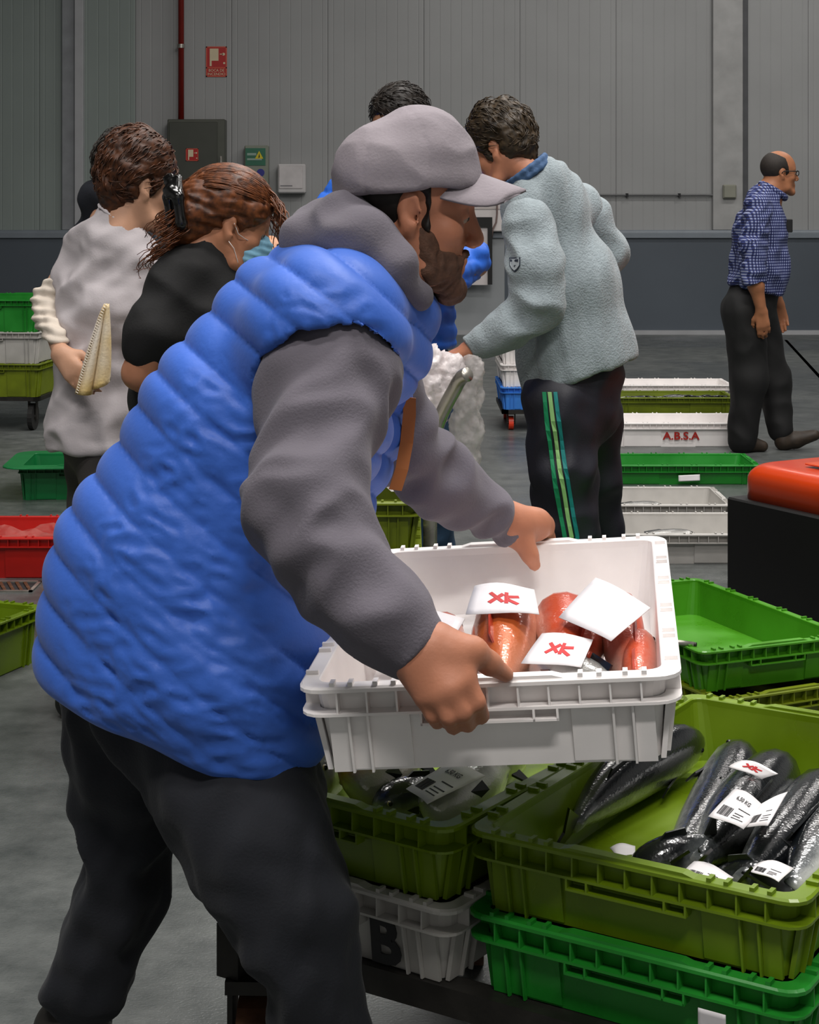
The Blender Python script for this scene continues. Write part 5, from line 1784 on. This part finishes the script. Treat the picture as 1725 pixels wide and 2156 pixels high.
# ------------------------------------------------------------------ fish
def fish_material(name, back, belly, mid=None, rough=0.22, edge=0.012, scale=260):
    m = bpy.data.materials.new(name)
    nt, N, L, B = nodes_of(m)
    tc = N.new('ShaderNodeTexCoord'); sp = N.new('ShaderNodeSeparateXYZ')
    L.new(tc.outputs['Object'], sp.inputs[0])
    nz = N.new('ShaderNodeTexNoise'); nz.inputs['Scale'].default_value = 45; nz.inputs['Detail'].default_value = 4
    L.new(tc.outputs['Object'], nz.inputs['Vector'])
    ad = N.new('ShaderNodeMath'); ad.operation = 'MULTIPLY_ADD'; ad.inputs[1].default_value = 0.018; L.new(nz.outputs['Fac'], ad.inputs[0]); L.new(sp.outputs['Z'], ad.inputs[2])
    mr = N.new('ShaderNodeMapRange'); mr.inputs['From Min'].default_value = 0.002; mr.inputs['From Max'].default_value = 0.002 + edge * 2.4
    L.new(ad.outputs[0], mr.inputs['Value'])
    r = N.new('ShaderNodeValToRGB')
    r.color_ramp.elements[0].color = (*hexc(belly), 1)
    r.color_ramp.elements[1].color = (*hexc(back), 1)
    if mid:
        e = r.color_ramp.elements.new(0.5); e.color = (*hexc(mid), 1)
    L.new(mr.outputs['Result'], r.inputs['Fac']); L.new(r.outputs['Color'], B.inputs['Base Color'])
    B.inputs['Roughness'].default_value = rough
    B.inputs['Coat Weight'].default_value = 0.6; B.inputs['Coat Roughness'].default_value = 0.06
    B.inputs['Metallic'].default_value = 0.15
    vo = N.new('ShaderNodeTexVoronoi'); vo.inputs['Scale'].default_value = scale
    L.new(tc.outputs['Object'], vo.inputs['Vector'])
    n2 = N.new('ShaderNodeTexNoise'); n2.inputs['Scale'].default_value = 60; L.new(tc.outputs['Object'], n2.inputs['Vector'])
    s = N.new('ShaderNodeMath'); s.operation = 'ADD'; L.new(vo.outputs['Distance'], s.inputs[0]); L.new(n2.outputs['Fac'], s.inputs[1])
    bp = N.new('ShaderNodeBump'); bp.inputs['Strength'].default_value = 0.12; bp.inputs['Distance'].default_value = 0.002
    L.new(s.outputs[0], bp.inputs['Height']); L.new(bp.outputs['Normal'], B.inputs['Normal']); L.new(bp.outputs['Normal'], B.inputs['Coat Normal'])
    MATS[name] = m
    return m
F_dark = fish_material('fish_dark_silver', '121518', 'b9bbb9', '5c6062')
F_red = fish_material('fish_red', 'b8351a', 'd9b3a2', 'c64a22', rough=0.35, edge=0.03)
F_oran = fish_material('fish_orange', 'c2561a', 'd89a80', 'c2602a', rough=0.35, edge=0.03)
F_sil = fish_material('fish_silver', '5b5c5a', 'cfcdca', '8d8c88', edge=0.02)
F_gold = fish_material('fish_gilt', '2e2e2a', '9a958a', 'a0743a', edge=0.02)
M_fin = mat('fin_dark', '17191b', 0.3, var=0.3, vscale=40, coat=0.4)
M_finr = mat('fin_red', 'a8341c', 0.4, var=0.3, vscale=40, coat=0.3)
M_eyeb = mat('fish_eye', '08080a', 0.1)
M_eyer = mat('fish_eye_ring', 'b8a878', 0.3)

def fish(name, head_p, tail_p, hh, ww, m, mfin, label, up=(0, 0, 1), bend=0.0, group=None, cat='fish', blunt=0.0):
    """head and tail tip in world space; hh, ww: half height and half width"""
    hp, tp = Vector(head_p), Vector(tail_p)
    L_ = (hp - tp).length
    x = (hp - tp).normalized()
    z = Vector(up); z = (z - x * z.dot(x)).normalized()
    y = z.cross(x)
    root = empty(name, (hp + tp) / 2)
    root.rotation_mode = 'QUATERNION'
    root.rotation_quaternion = Matrix((x, y, z)).transposed().to_quaternion()
    us = [0.0, 0.02, 0.06, 0.12, 0.2, 0.3, 0.42, 0.55, 0.66, 0.76, 0.83, 0.88]
    rs = [0.20 + blunt, 0.42 + blunt, 0.64 + blunt * 0.8, 0.84 + blunt * 0.4, 0.95, 1.0, 0.99, 0.90, 0.72, 0.48, 0.30, 0.24]
    rings = []
    def sp(u): return (L_ / 2 - u * L_, bend * math.sin(math.pi * u) * L_)
    n = 14
    for u, r_ in zip(us, rs):
        cx, cy = sp(u)
        rings.append([(cx, cy + ww * r_ * math.cos(2 * math.pi * k / n), hh * (r_ * math.sin(2 * math.pi * k / n))) for k in range(n)])
    b = MB(); b.loft(rings, cap=True)
    link('body', b.mesh('body', m, True), root)
    cx, cy = sp(0.88)
    e = L_ / 2
    tf = [(cx + 0.01, 0.22 * hh), (-e, 1.05 * hh), (-e + 0.10 * (cx + e) * 2, 0.1 * hh), (-e, -1.05 * hh), (cx + 0.01, -0.22 * hh)]
    tf = [(cx + 0.01, 0.22 * hh), (-e, 1.05 * hh), (-e + 0.45 * (cx + e), 0.0), (-e, -1.05 * hh), (cx + 0.01, -0.22 * hh)]
    MB().add([(a, cy - 0.002, c) for a, c in tf] + [(a, cy + 0.002, c) for a, c in tf], [(0, 1, 2), (0, 2, 4), (2, 3, 4), (5, 7, 6), (5, 9, 7), (7, 9, 8)] + [(i, i + 5, (i + 1) % 5 + 5, (i + 1) % 5) for i in range(5)]).build('tail_fin', mfin, root, world=False)
    d0, d1 = sp(0.36), sp(0.66)
    df = [(d0[0], 0.92 * hh), (d0[0] - 0.1 * L_, 1.16 * hh), (d1[0], 0.98 * hh), (d1[0], 0.55 * hh), (d0[0], 0.7 * hh)]
    yy = d0[1]
    MB().add([(a, yy - 0.0015, c) for a, c in df] + [(a, yy + 0.0015, c) for a, c in df], [tuple(range(5)), tuple(range(9, 4, -1))] + [(i, i + 5, (i + 1) % 5 + 5, (i + 1) % 5) for i in range(5)]).build('dorsal_fin', mfin, root, world=False)
    for s in (-1, 1):
        px_, py_ = sp(0.24)
        q = [(px_, py_ + s * ww * 0.92, -0.2 * hh), (px_ - 0.12 * L_, py_ + s * (ww * 1.12), -0.1 * hh), (px_ - 0.13 * L_, py_ + s * (ww * 1.1), -0.45 * hh), (px_ - 0.02, py_ + s * ww * 0.9, -0.5 * hh)]
        MB().add(q + [(a, b_ - s * 0.003, c) for a, b_, c in q], [(0, 1, 2, 3), (7, 6, 5, 4), (0, 4, 5, 1), (1, 5, 6, 2), (2, 6, 7, 3), (3, 7, 4, 0)]).build('pectoral_fin', mfin, root, world=False)
        ex, ey = sp(0.085)
        MB().sphere((ex, ey + s * ww * (0.56 + blunt * 0.4), 0.22 * hh), 0.085 * hh + 0.002, 6).build('eye', M_eyer, root, smooth=True, world=False)
        MB().sphere((ex, ey + s * (ww * (0.58 + blunt * 0.4) + 0.002), 0.22 * hh), 0.07 * hh + 0.0015, 6).build('pupil', M_eyeb, root, smooth=True, world=False)
    tag(root, label, cat, group)
    return root

G_F = 'dark silver fish in the lime crate'
ZF = Z0 + CHt + 0.012
def lf(h, t_, hh, ww, label, up=(0, 0, 1), zh=0.052, zt=0.036, **kw):
    return fish('fish', onz(*h, ZF + zh), onz(*t_, ZF + zt), hh, ww, F_dark, M_fin, label, up=up, group=G_F, **kw)
SD = Vector((0.85, -0.53, 0))
def tilt(a): return tuple(SD * math.sin(math.radians(a)) + Vector((0, 0, 1)) * math.cos(math.radians(a)))
lf((1470, 1560), (1180, 1775), 0.052, 0.044, 'black backed fish at the left of the lime crate, its tail by the corner', up=tilt(25), bend=0.05)
lf((1556, 1578), (1378, 1830), 0.056, 0.046, 'dark fish with pale belly beside the leftmost one in the lime crate', up=tilt(48), bend=-0.05)
lf((1648, 1612), (1440, 1850), 0.060, 0.050, 'dark fish carrying the paper label with red mark on its head', up=tilt(40))
lf((1742, 1650), (1520, 1885), 0.060, 0.050, 'plump dark fish second from the right in the lime crate', up=tilt(38), bend=-0.03)
lf((1838, 1690), (1640, 1900), 0.056, 0.046, 'dark silver fish against the right wall of the lime crate', up=tilt(-60))
lf((1330, 1850), (1520, 1755), 0.036, 0.030, 'small dark fish lying crosswise below the others in the lime crate', up=tilt(10), zh=0.012, zt=0.062)
lf((1660, 1880), (1470, 1842), 0.036, 0.034, 'grey fish under the paper labels by the near rim', up=tilt(-30), zh=0.02, zt=0.02)

# paper labels
def label_sheet(corners, label, text=None, mark=False, curve=0.004, bars=True, group=None, name='paper_label'):
    """corners: four world points, clockwise from top left"""
    c = [np.array(p, float) for p in corners]
    ctr = sum(c) / 4
    nrm = np.cross(c[1] - c[0], c[3] - c[0]); nrm /= np.linalg.norm(nrm)
    cam_p = np.array((0, 0, CH))
    if nrm @ (cam_p - ctr) < 0: nrm = -nrm
    root = empty(name, ctr)
    def S(u, v, off=0.0):
        p = (c[0] * (1 - u) + c[1] * u) * (1 - v) + (c[3] * (1 - u) + c[2] * u) * v
        return p - ctr + nrm * (off + curve * (math.sin(math.pi * u) - 0.5) + curve * 0.4 * math.sin(5 * u + 3 * v))
    n, k = 9, 7
    vs, fs = [], []
    for lay in (0.0, -0.0008):
        for j in range(k):
            for i in range(n): vs.append(tuple(S(i / (n - 1), j / (k - 1), lay)))
    for j in range(k - 1):
        for i in range(n - 1):
            a = j * n + i; b = a + n * k
            fs += [(a, a + n, a + n + 1, a + 1), (b, b + 1, b + n + 1, b + n)]
    edge = list(range(n)) + [j * n + n - 1 for j in range(1, k)] + [(k - 1) * n + i for i in range(n - 2, -1, -1)] + [j * n for j in range(k - 2, 0, -1)]
    for a, b in zip(edge, edge[1:] + edge[:1]): fs.append((a, b, b + n * k, a + n * k))
    MB().add(vs, fs).build('sheet', M_paper, root, smooth=True, world=False)
    def patch(mb, u0, u1, v0, v1):
        q = [S(u0, v0, 0.0006), S(u1, v0, 0.0006), S(u1, v1, 0.0006), S(u0, v1, 0.0006)]
        mb.add(q + [p - nrm * 0.0005 for p in q], [(0, 3, 2, 1), (4, 5, 6, 7), (0, 1, 5, 4), (1, 2, 6, 5), (2, 3, 7, 6), (3, 0, 4, 7)])
    r = random.Random(len(label))
    if bars:
        mb = MB()
        u = 0.12
        while u < 0.42:
            w = r.choice((0.008, 0.014, 0.02)); patch(mb, u, u + w, 0.58, 0.86); u += w + r.choice((0.01, 0.016))
        for v in (0.5, 0.66, 0.74, 0.82):
            patch(mb, 0.52, 0.52 + r.uniform(0.2, 0.38), v, v + 0.022)
        mb.build('barcode', M_ink, root, world=False)['kind'] = 'stuff'
    if text:
        me = text_mesh(text, 1.0, M_ink, bold=0.02, depth=0)
        xs = [v.co.x for v in me.vertices]
        w = max(xs) - min(xs)
        for v in me.vertices:
            u_, v_ = 0.5 + v.co.x / w * 0.42, 0.27 - v.co.y / w * 0.42 * 1.2
            v.co = Vector(S(u_, v_, 0.0009))
        link('lettering', me, root)
    if mark:
        mb = MB()
        for (u0, v0, u1, v1) in ((0.30, 0.35, 0.50, 0.62), (0.30, 0.66, 0.50, 0.36), (0.55, 0.30, 0.55, 0.66), (0.52, 0.45, 0.74, 0.40), (0.56, 0.52, 0.72, 0.68)):
            du, dv = (u1 - u0), (v1 - v0); l = math.hypot(du, dv); ou, ov = -dv / l * 0.03, du / l * 0.045
            q = [S(u0 + ou, v0 + ov, 0.0007), S(u1 + ou, v1 + ov, 0.0007), S(u1 - ou, v1 - ov, 0.0007), S(u0 - ou, v0 - ov, 0.0007)]
            mb.add(q + [p - nrm * 0.0006 for p in q], [(0, 1, 2, 3), (7, 6, 5, 4)] + [(i, i + 4, (i + 1) % 4 + 4, (i + 1) % 4) for i in range(4)])
        mb.build('red_mark', M_redink, root, world=False)['kind'] = 'stuff'
    tag(root, label, 'paper label', group)
    return root
def P4(z, *q): return [onz(x, y, zz) for (x, y), zz in zip(q, z if hasattr(z, '__len__') else [z] * 4)]
G_L = 'paper labels in the lime crate'
zt = ZF + 0.112
label_sheet(P4([zt, zt, zt - 0.015, zt - 0.005], (1562, 1598), (1638, 1624), (1604, 1640), (1533, 1612)), 'white label with red mark on the head of a fish', mark=True, bars=False, group=G_L)
label_sheet(P4([zt, zt - 0.008, zt - 0.022, zt - 0.008], (1548, 1658), (1612, 1694), (1566, 1745), (1492, 1716)), 'white printed label with weight draped over the middle fish', text='6,50 KG', group=G_L)
label_sheet(P4([zt - 0.005, zt + 0.002, zt - 0.012, zt - 0.025], (1606, 1690), (1662, 1664), (1618, 1738), (1562, 1742)), 'white printed label on the plump fish right of the weight label', group=G_L)
label_sheet(P4(ZF + 0.02, (1284, 1782), (1338, 1776), (1338, 1800), (1300, 1804)), 'small white slip on the crate floor behind the near rim', bars=False, group=G_L)
label_sheet(P4(ZF + 0.062, (1462, 1810), (1545, 1842), (1520, 1866), (1432, 1842)), 'printed label lying low beside the crosswise fish', group=G_L)
label_sheet(P4(ZF + 0.066, (1600, 1812), (1672, 1822), (1640, 1856), (1578, 1832)), 'printed label lying at the near right corner of the lime crate', group=G_L)
label_sheet(P4(ZF + 0.03, (1380, 1802), (1412, 1812), (1400, 1828), (1372, 1818)), 'tiny white slip beside the crosswise dark tail', bars=False, group=G_L)
# label on the outside of the green crate
label_sheet([pt(1470, 2122, 2.125), pt(1528, 2138, 2.105), pt(1530, 2200, 2.115), pt(1470, 2184, 2.135)], 'grey paper label on the side of the bright green crate', curve=0.0)

# silver fish in the olive crate
G_F2 = 'silver fish in the olive crate'
def sf(h, t_, hh, ww, label, m=F_sil, up=(0, 0, 1), zh=0.06, zt_=0.05, **kw):
    return fish('fish', onz(*h, ZF + zh), onz(*t_, ZF + zt_), hh, ww, m, M_fin, label, up=up, group=G_F2, **kw)
sf((735, 1650), (900, 1590), 0.060, 0.034, 'silver fish with golden cheek beside the trouser leg', m=F_gold, up=(0.2, 0.9, 0.35), blunt=0.12)
sf((650, 1640), (740, 1570), 0.052, 0.032, 'silver fish partly hidden by the trouser leg in the olive crate', up=(0.2, 0.9, 0.4), blunt=0.1)
sf((905, 1712), (1085, 1600), 0.050, 0.036, 'silver fish under the label with barcode in the olive crate', up=(-0.3, 0.7, 0.6), blunt=0.05)
sf((1000, 1620), (1120, 1540), 0.050, 0.036, 'wet silver fish at the right of the olive crate', up=(-0.2, 0.7, 0.6))
sf((790, 1700), (960, 1650), 0.034, 0.030, 'dark little fish by the near rim of the olive crate', m=F_dark, zh=0.03, zt_=0.03)
zz = ZF + 0.105
label_sheet(P4([zz, zz, zz - 0.01, zz - 0.01], (945, 1605), (1022, 1628), (900, 1692), (855, 1658)), 'large printed label with weight in the olive crate', text='6,50 KG')

# red fish in the carried crate
G_F3 = 'red fish in the carried crate'
def cf(h, t_, hh, ww, m, mf, label, up=(0, 0, 1), **kw):
    R3 = Rc
    return fish('fish', in_carried(*h), in_carried(*t_), hh, ww, m, mf, label, up=tuple(R3 @ Vector(up)), group=kw.pop('group', G_F3), **kw)
cf((-0.005, 0.075, 0.082), (0.0, -0.20, 0.045), 0.048, 0.048, F_oran, M_finr, 'orange fish with a white label round its head', up=(-0.3, 0, 1), blunt=0.25)
cf((0.078, 0.075, 0.072), (0.105, -0.17, 0.045), 0.046, 0.050, F_red, M_finr, 'bright red fish in the middle of the carried crate', up=(0.4, 0, 1), blunt=0.3)
cf((0.160, 0.07, 0.085), (0.17, -0.20, 0.035), 0.036, 0.030, F_red, M_finr, 'red fish standing up behind the tilted white label', up=(0.5, 0, 1), blunt=0.2)
cf((0.188, -0.04, 0.062), (0.182, -0.27, 0.03), 0.032, 0.026, F_red, M_finr, 'red fish along the right wall of the carried crate', up=(-0.2, 0, 1), blunt=0.2)
cf((-0.10, 0.10, 0.055), (-0.12, -0.16, 0.035), 0.036, 0.036, F_red, M_finr, 'red fish half hidden by the left white label in the carried crate', blunt=0.2)
cf((0.045, -0.10, 0.052), (0.18, -0.255, 0.045), 0.036, 0.038, F_sil, M_fin, 'silver grey fish lying across the front of the carried crate', up=(0.3, 0.5, 0.8), group='grey fish in the carried crate')
cf((0.17, -0.285, 0.034), (0.03, -0.292, 0.03), 0.022, 0.018, F_sil, M_fin, 'pale grey fish tight against the front wall of the carried crate', up=(0, 0.8, 0.5), group='grey fish in the carried crate')
def C4(*q): return [np.array(in_carried(*p)) for p in q]
label_sheet(C4((-0.045, 0.025, 0.136), (0.042, 0.010, 0.132), (0.052, -0.075, 0.116), (-0.052, -0.060, 0.118)), 'white label with red print on the orange fish', mark=True, bars=False, curve=0.005)
label_sheet(C4((-0.165, 0.065, 0.098), (-0.060, -0.005, 0.098), (-0.080, -0.095, 0.075), (-0.195, -0.03, 0.075)), 'white label at the left, beside the cuff of the carrying hand', bars=False, curve=0.004)
label_sheet(C4((0.130, 0.020, 0.140), (0.205, -0.075, 0.120), (0.150, -0.155, 0.098), (0.078, -0.070, 0.110)), 'square white label tilted over the red fish at right', bars=False, curve=0.003)
label_sheet(C4((0.055, -0.095, 0.096), (0.125, -0.125, 0.094), (0.110, -0.205, 0.080), (0.030, -0.180, 0.082)), 'white label with red print on the silver grey fish', mark=True, bars=False, curve=0.003)

# small fish in the floor row and the empty spots
G_F4 = 'small fish in the far olive crate'
rr4 = random.Random(3)
for i in range(11):
    c = row_ol.location
    x = c.x - 0.33 + 0.066 * i; y = c.y - 0.02 + rr4.uniform(-0.08, 0.08)
    a = rr4.uniform(-0.8, 0.8)
    o = fish('fish', (x + 0.11 * math.cos(a), y + 0.11 * math.sin(a), 0.085), (x - 0.11 * math.cos(a), y - 0.11 * math.sin(a), 0.075), 0.024, 0.018, F_dark, M_fin, 'small dark fish heaped in the far olive crate', up=(0, -0.7, 0.7), group=G_F4)
lo = row_g.location
a = pt(1429, 1006, lo.y - 0.215); b = pt(1474, 1004, lo.y - 0.215)
label_sheet([a + (0, 0, 0.012), b + (0, 0, 0.012), b + (0.0, -0.004, -0.018), a + (0.0, -0.004, -0.018)], 'white slip stuck to the front of the flat green crate', bars=False, curve=0.001)
for c, lab in ((row_w2.location, 'flat grey fish in the second white crate'), (row_w1.location, 'flat grey fish in the front white crate')):
    fish('fish', (c.x + 0.16, c.y + 0.05, 0.05), (c.x - 0.16, c.y + 0.02, 0.04), 0.05, 0.03, F_sil, M_fin, lab, up=(0, 0.8, 0.55), group='grey fish in the white floor crates')

# ------------------------------------------------------------------ hand truck with its crates, plastic bags
HX = 4.75
hc = pt(700, 1100, HX)
t2 = empty('hand_truck', (hc[0], HX, 0))
ha = [pt(1002, 800, HX - 0.12), pt(985, 788, HX - 0.10), pt(972, 795, HX - 0.08), pt(958, 818, HX - 0.05), pt(925, 885, HX + 0.0), pt(908, 960, HX + 0.02), pt(906, 1060, HX + 0.02), pt(906, 1150, HX + 0.02)]
ha.append(np.array((ha[-1][0], HX + 0.02, 0.10)))
ha = [p for p in ha[1:]]
# smooth the bend
sm = [Vector(p) for p in ha]
out = []
for i in range(len(sm) - 1):
    p0, p1, p2, p3 = sm[max(i - 1, 0)], sm[i], sm[i + 1], sm[min(i + 2, len(sm) - 1)]
    for k in range(6):
        t_ = k / 6
        out.append(0.5 * ((2 * p1) + (-p0 + p2) * t_ + (2 * p0 - 5 * p1 + 4 * p2 - p3) * t_ * t_ + (-p0 + 3 * p1 - 3 * p2 + p3) * t_ ** 3))
out.append(sm[-1])
MB().tube(out, 0.020, 14).build('handle_tube', M_steel, t2, smooth=True)
MB().tube([p + Vector((-0.06, 0.30, 0)) for p in out[20:]], 0.018, 12).build('handle_tube', M_dsteel, t2, smooth=True)
MB().box(hc[0] - 0.26, ha[-1][0] + 0.06, HX - 0.30, HX + 0.34, 0.08, 0.11).build('deck', M_dsteel, t2)
for sx in (hc[0] - 0.18, ha[-1][0] - 0.04):
    for sy in (HX - 0.24, HX + 0.28):
        MB().cyl((sx - 0.015, sy, 0.04), (sx + 0.015, sy, 0.04), 0.04, 16).build('wheel', M_rubber, t2)
tag(t2, 'steel hand truck with bent tube handle behind the capped man', 'hand truck')
zc = 0.11
zs = []
top = CH - (1057 - HY) / FPX * (HX - 0.35)
ncr = 4
hcr = (top - zc) / ncr
xr = pt(889, 1100, HX - 0.36)[0]
labs = ['lowest olive crate on the hand truck', 'second olive crate from the bottom on the hand truck', 'third olive crate up on the hand truck, above the carried crate rim', 'top olive crate on the hand truck, plastic sheet over it']
for i in range(ncr):
    crate((xr - 0.24, HX - 0.36 + 0.39, zc + hcr * i), 0.0, CW, CL, hcr, M_olive, labs[i], group='olive crates on the hand truck')
# crumpled plastic sheet over the top crate
def crumple(name, x0, x1, y0, y1, z, amp, m, label, nx=26, ny=18, seed=1, cat='plastic sheet', rot=0.0):
    root = empty(name, ((x0 + x1) / 2, (y0 + y1) / 2, z))
    g = np.stack(np.meshgrid(np.linspace(x0, x1, nx), np.linspace(y0, y1, ny), indexing='ij'), -1).reshape(-1, 2)
    P = np.concatenate([g, np.full((len(g), 1), z)], 1)
    h = amp * np.abs(wob(P, 6, seed)) + amp * 0.5 * np.abs(wob(P, 14, seed + 1))
    P[:, 2] += h
    Q = np.array([(i * ny + j, (i + 1) * ny + j, (i + 1) * ny + j + 1, i * ny + j + 1) for i in range(nx - 1) for j in range(ny - 1)])
    link('film', np_mesh('film', P - np.array(root.location), Q, m, smooth=False), root)
    tag(root, label, cat)
    return root
def film_material(name, col, fac, rough=0.2):
    m = bpy.data.materials.new(name)
    nt, N, L, B = nodes_of(m)
    B.inputs['Base Color'].default_value = (*hexc(col), 1)
    B.inputs['Roughness'].default_value = rough
    B.inputs['Specular IOR Level'].default_value = 0.7
    tr = N.new('ShaderNodeBsdfTransparent')
    tl_ = N.new('ShaderNodeBsdfTranslucent'); tl_.inputs['Color'].default_value = (*hexc(col), 1)
    a = N.new('ShaderNodeMixShader'); a.inputs['Fac'].default_value = 0.3
    L.new(B.outputs[0], a.inputs[1]); L.new(tl_.outputs[0], a.inputs[2])
    mx = N.new('ShaderNodeMixShader')
    tc = N.new('ShaderNodeTexCoord'); nz = N.new('ShaderNodeTexNoise'); nz.inputs['Scale'].default_value = 22
    L.new(tc.outputs['Object'], nz.inputs['Vector'])
    mr = N.new('ShaderNodeMapRange'); mr.inputs['To Min'].default_value = fac - 0.22; mr.inputs['To Max'].default_value = min(1, fac + 0.22)
    mr.inputs['From Min'].default_value = 0.3; mr.inputs['From Max'].default_value = 0.7
    L.new(nz.outputs['Fac'], mr.inputs['Value']); L.new(mr.outputs['Result'], mx.inputs['Fac'])
    L.new(tr.outputs[0], mx.inputs[1]); L.new(a.outputs[0], mx.inputs[2])
    L.new(mx.outputs[0], N['Material Output'].inputs['Surface'])
    bp = N.new('ShaderNodeBump'); bp.inputs['Strength'].default_value = 0.6; bp.inputs['Distance'].default_value = 0.01
    n2 = N.new('ShaderNodeTexNoise'); n2.inputs['Scale'].default_value = 40; n2.inputs['Detail'].default_value = 5; L.new(tc.outputs['Object'], n2.inputs['Vector'])
    L.new(n2.outputs['Fac'], bp.inputs['Height']); L.new(bp.outputs['Normal'], B.inputs['Normal'])
    return m
M_bag = film_material('bag_film', 'f6eeee', 0.78)
M_bagc = film_material('clear_film', 'efe8e6', 0.42)
M_sheet = film_material('sheet_film', 'cfcac4', 0.85)
crumple('plastic_sheet', xr - 0.44, xr - 0.03, HX - 0.32, HX + 0.35, top + 0.004, 0.05, M_sheet, 'crumpled pale plastic sheet over the top olive crate', seed=4)
crumple('plastic_film', red_c.location.x - 0.34, red_c.location.x + 0.34, red_c.location.y - 0.18, red_c.location.y + 0.18, 0.085, 0.03, film_material('red_film', 'd08078', 0.35), 'clear plastic film crumpled inside the red crate', seed=9)

def bag(name, pts_, m, label, h, seed, amp, parent=None):
    root = empty(name, pt(*pts_[-1][0][:3]) if parent is None else parent)
    S = Solid(0.05)
    for ch in pts_: S.chain(*ch, ky=0.7)
    def f(P, N):
        a = wob(P * np.array((1.2, 1.2, 0.6)), 11, seed); b = wob(P, 26, seed + 1)
        return amp * (1 - 2 * np.abs(a)) + amp * 0.35 * (1 - 2 * np.abs(b))
    grow('film', S, m, root, h, disp=f, it=1)
    tag(root, label, 'plastic bag')
bag('plastic_bag', [[(955, 765, 5.05, 18), (925, 790, 5.02, 36), (895, 820, 5.0, 44), (885, 850, 5.0, 40)], [(895, 820, 5.0, 44), (880, 770, 5.0, 34), (895, 738, 5.02, 12)], [(885, 850, 5.0, 40), (905, 880, 5.0, 30)]],
    M_bag, 'bunched white plastic bag held in the fleece man\'s hand', 0.007, 31, 0.012)
bag('plastic_bag', [[(990, 770, 5.08, 12), (985, 830, 5.1, 24), (984, 900, 5.12, 27), (986, 965, 5.13, 24)], [(990, 770, 5.08, 12), (1005, 775, 5.08, 14)]],
    M_bagc, 'clear plastic bag hanging beside the hand truck handle', 0.007, 37, 0.007)
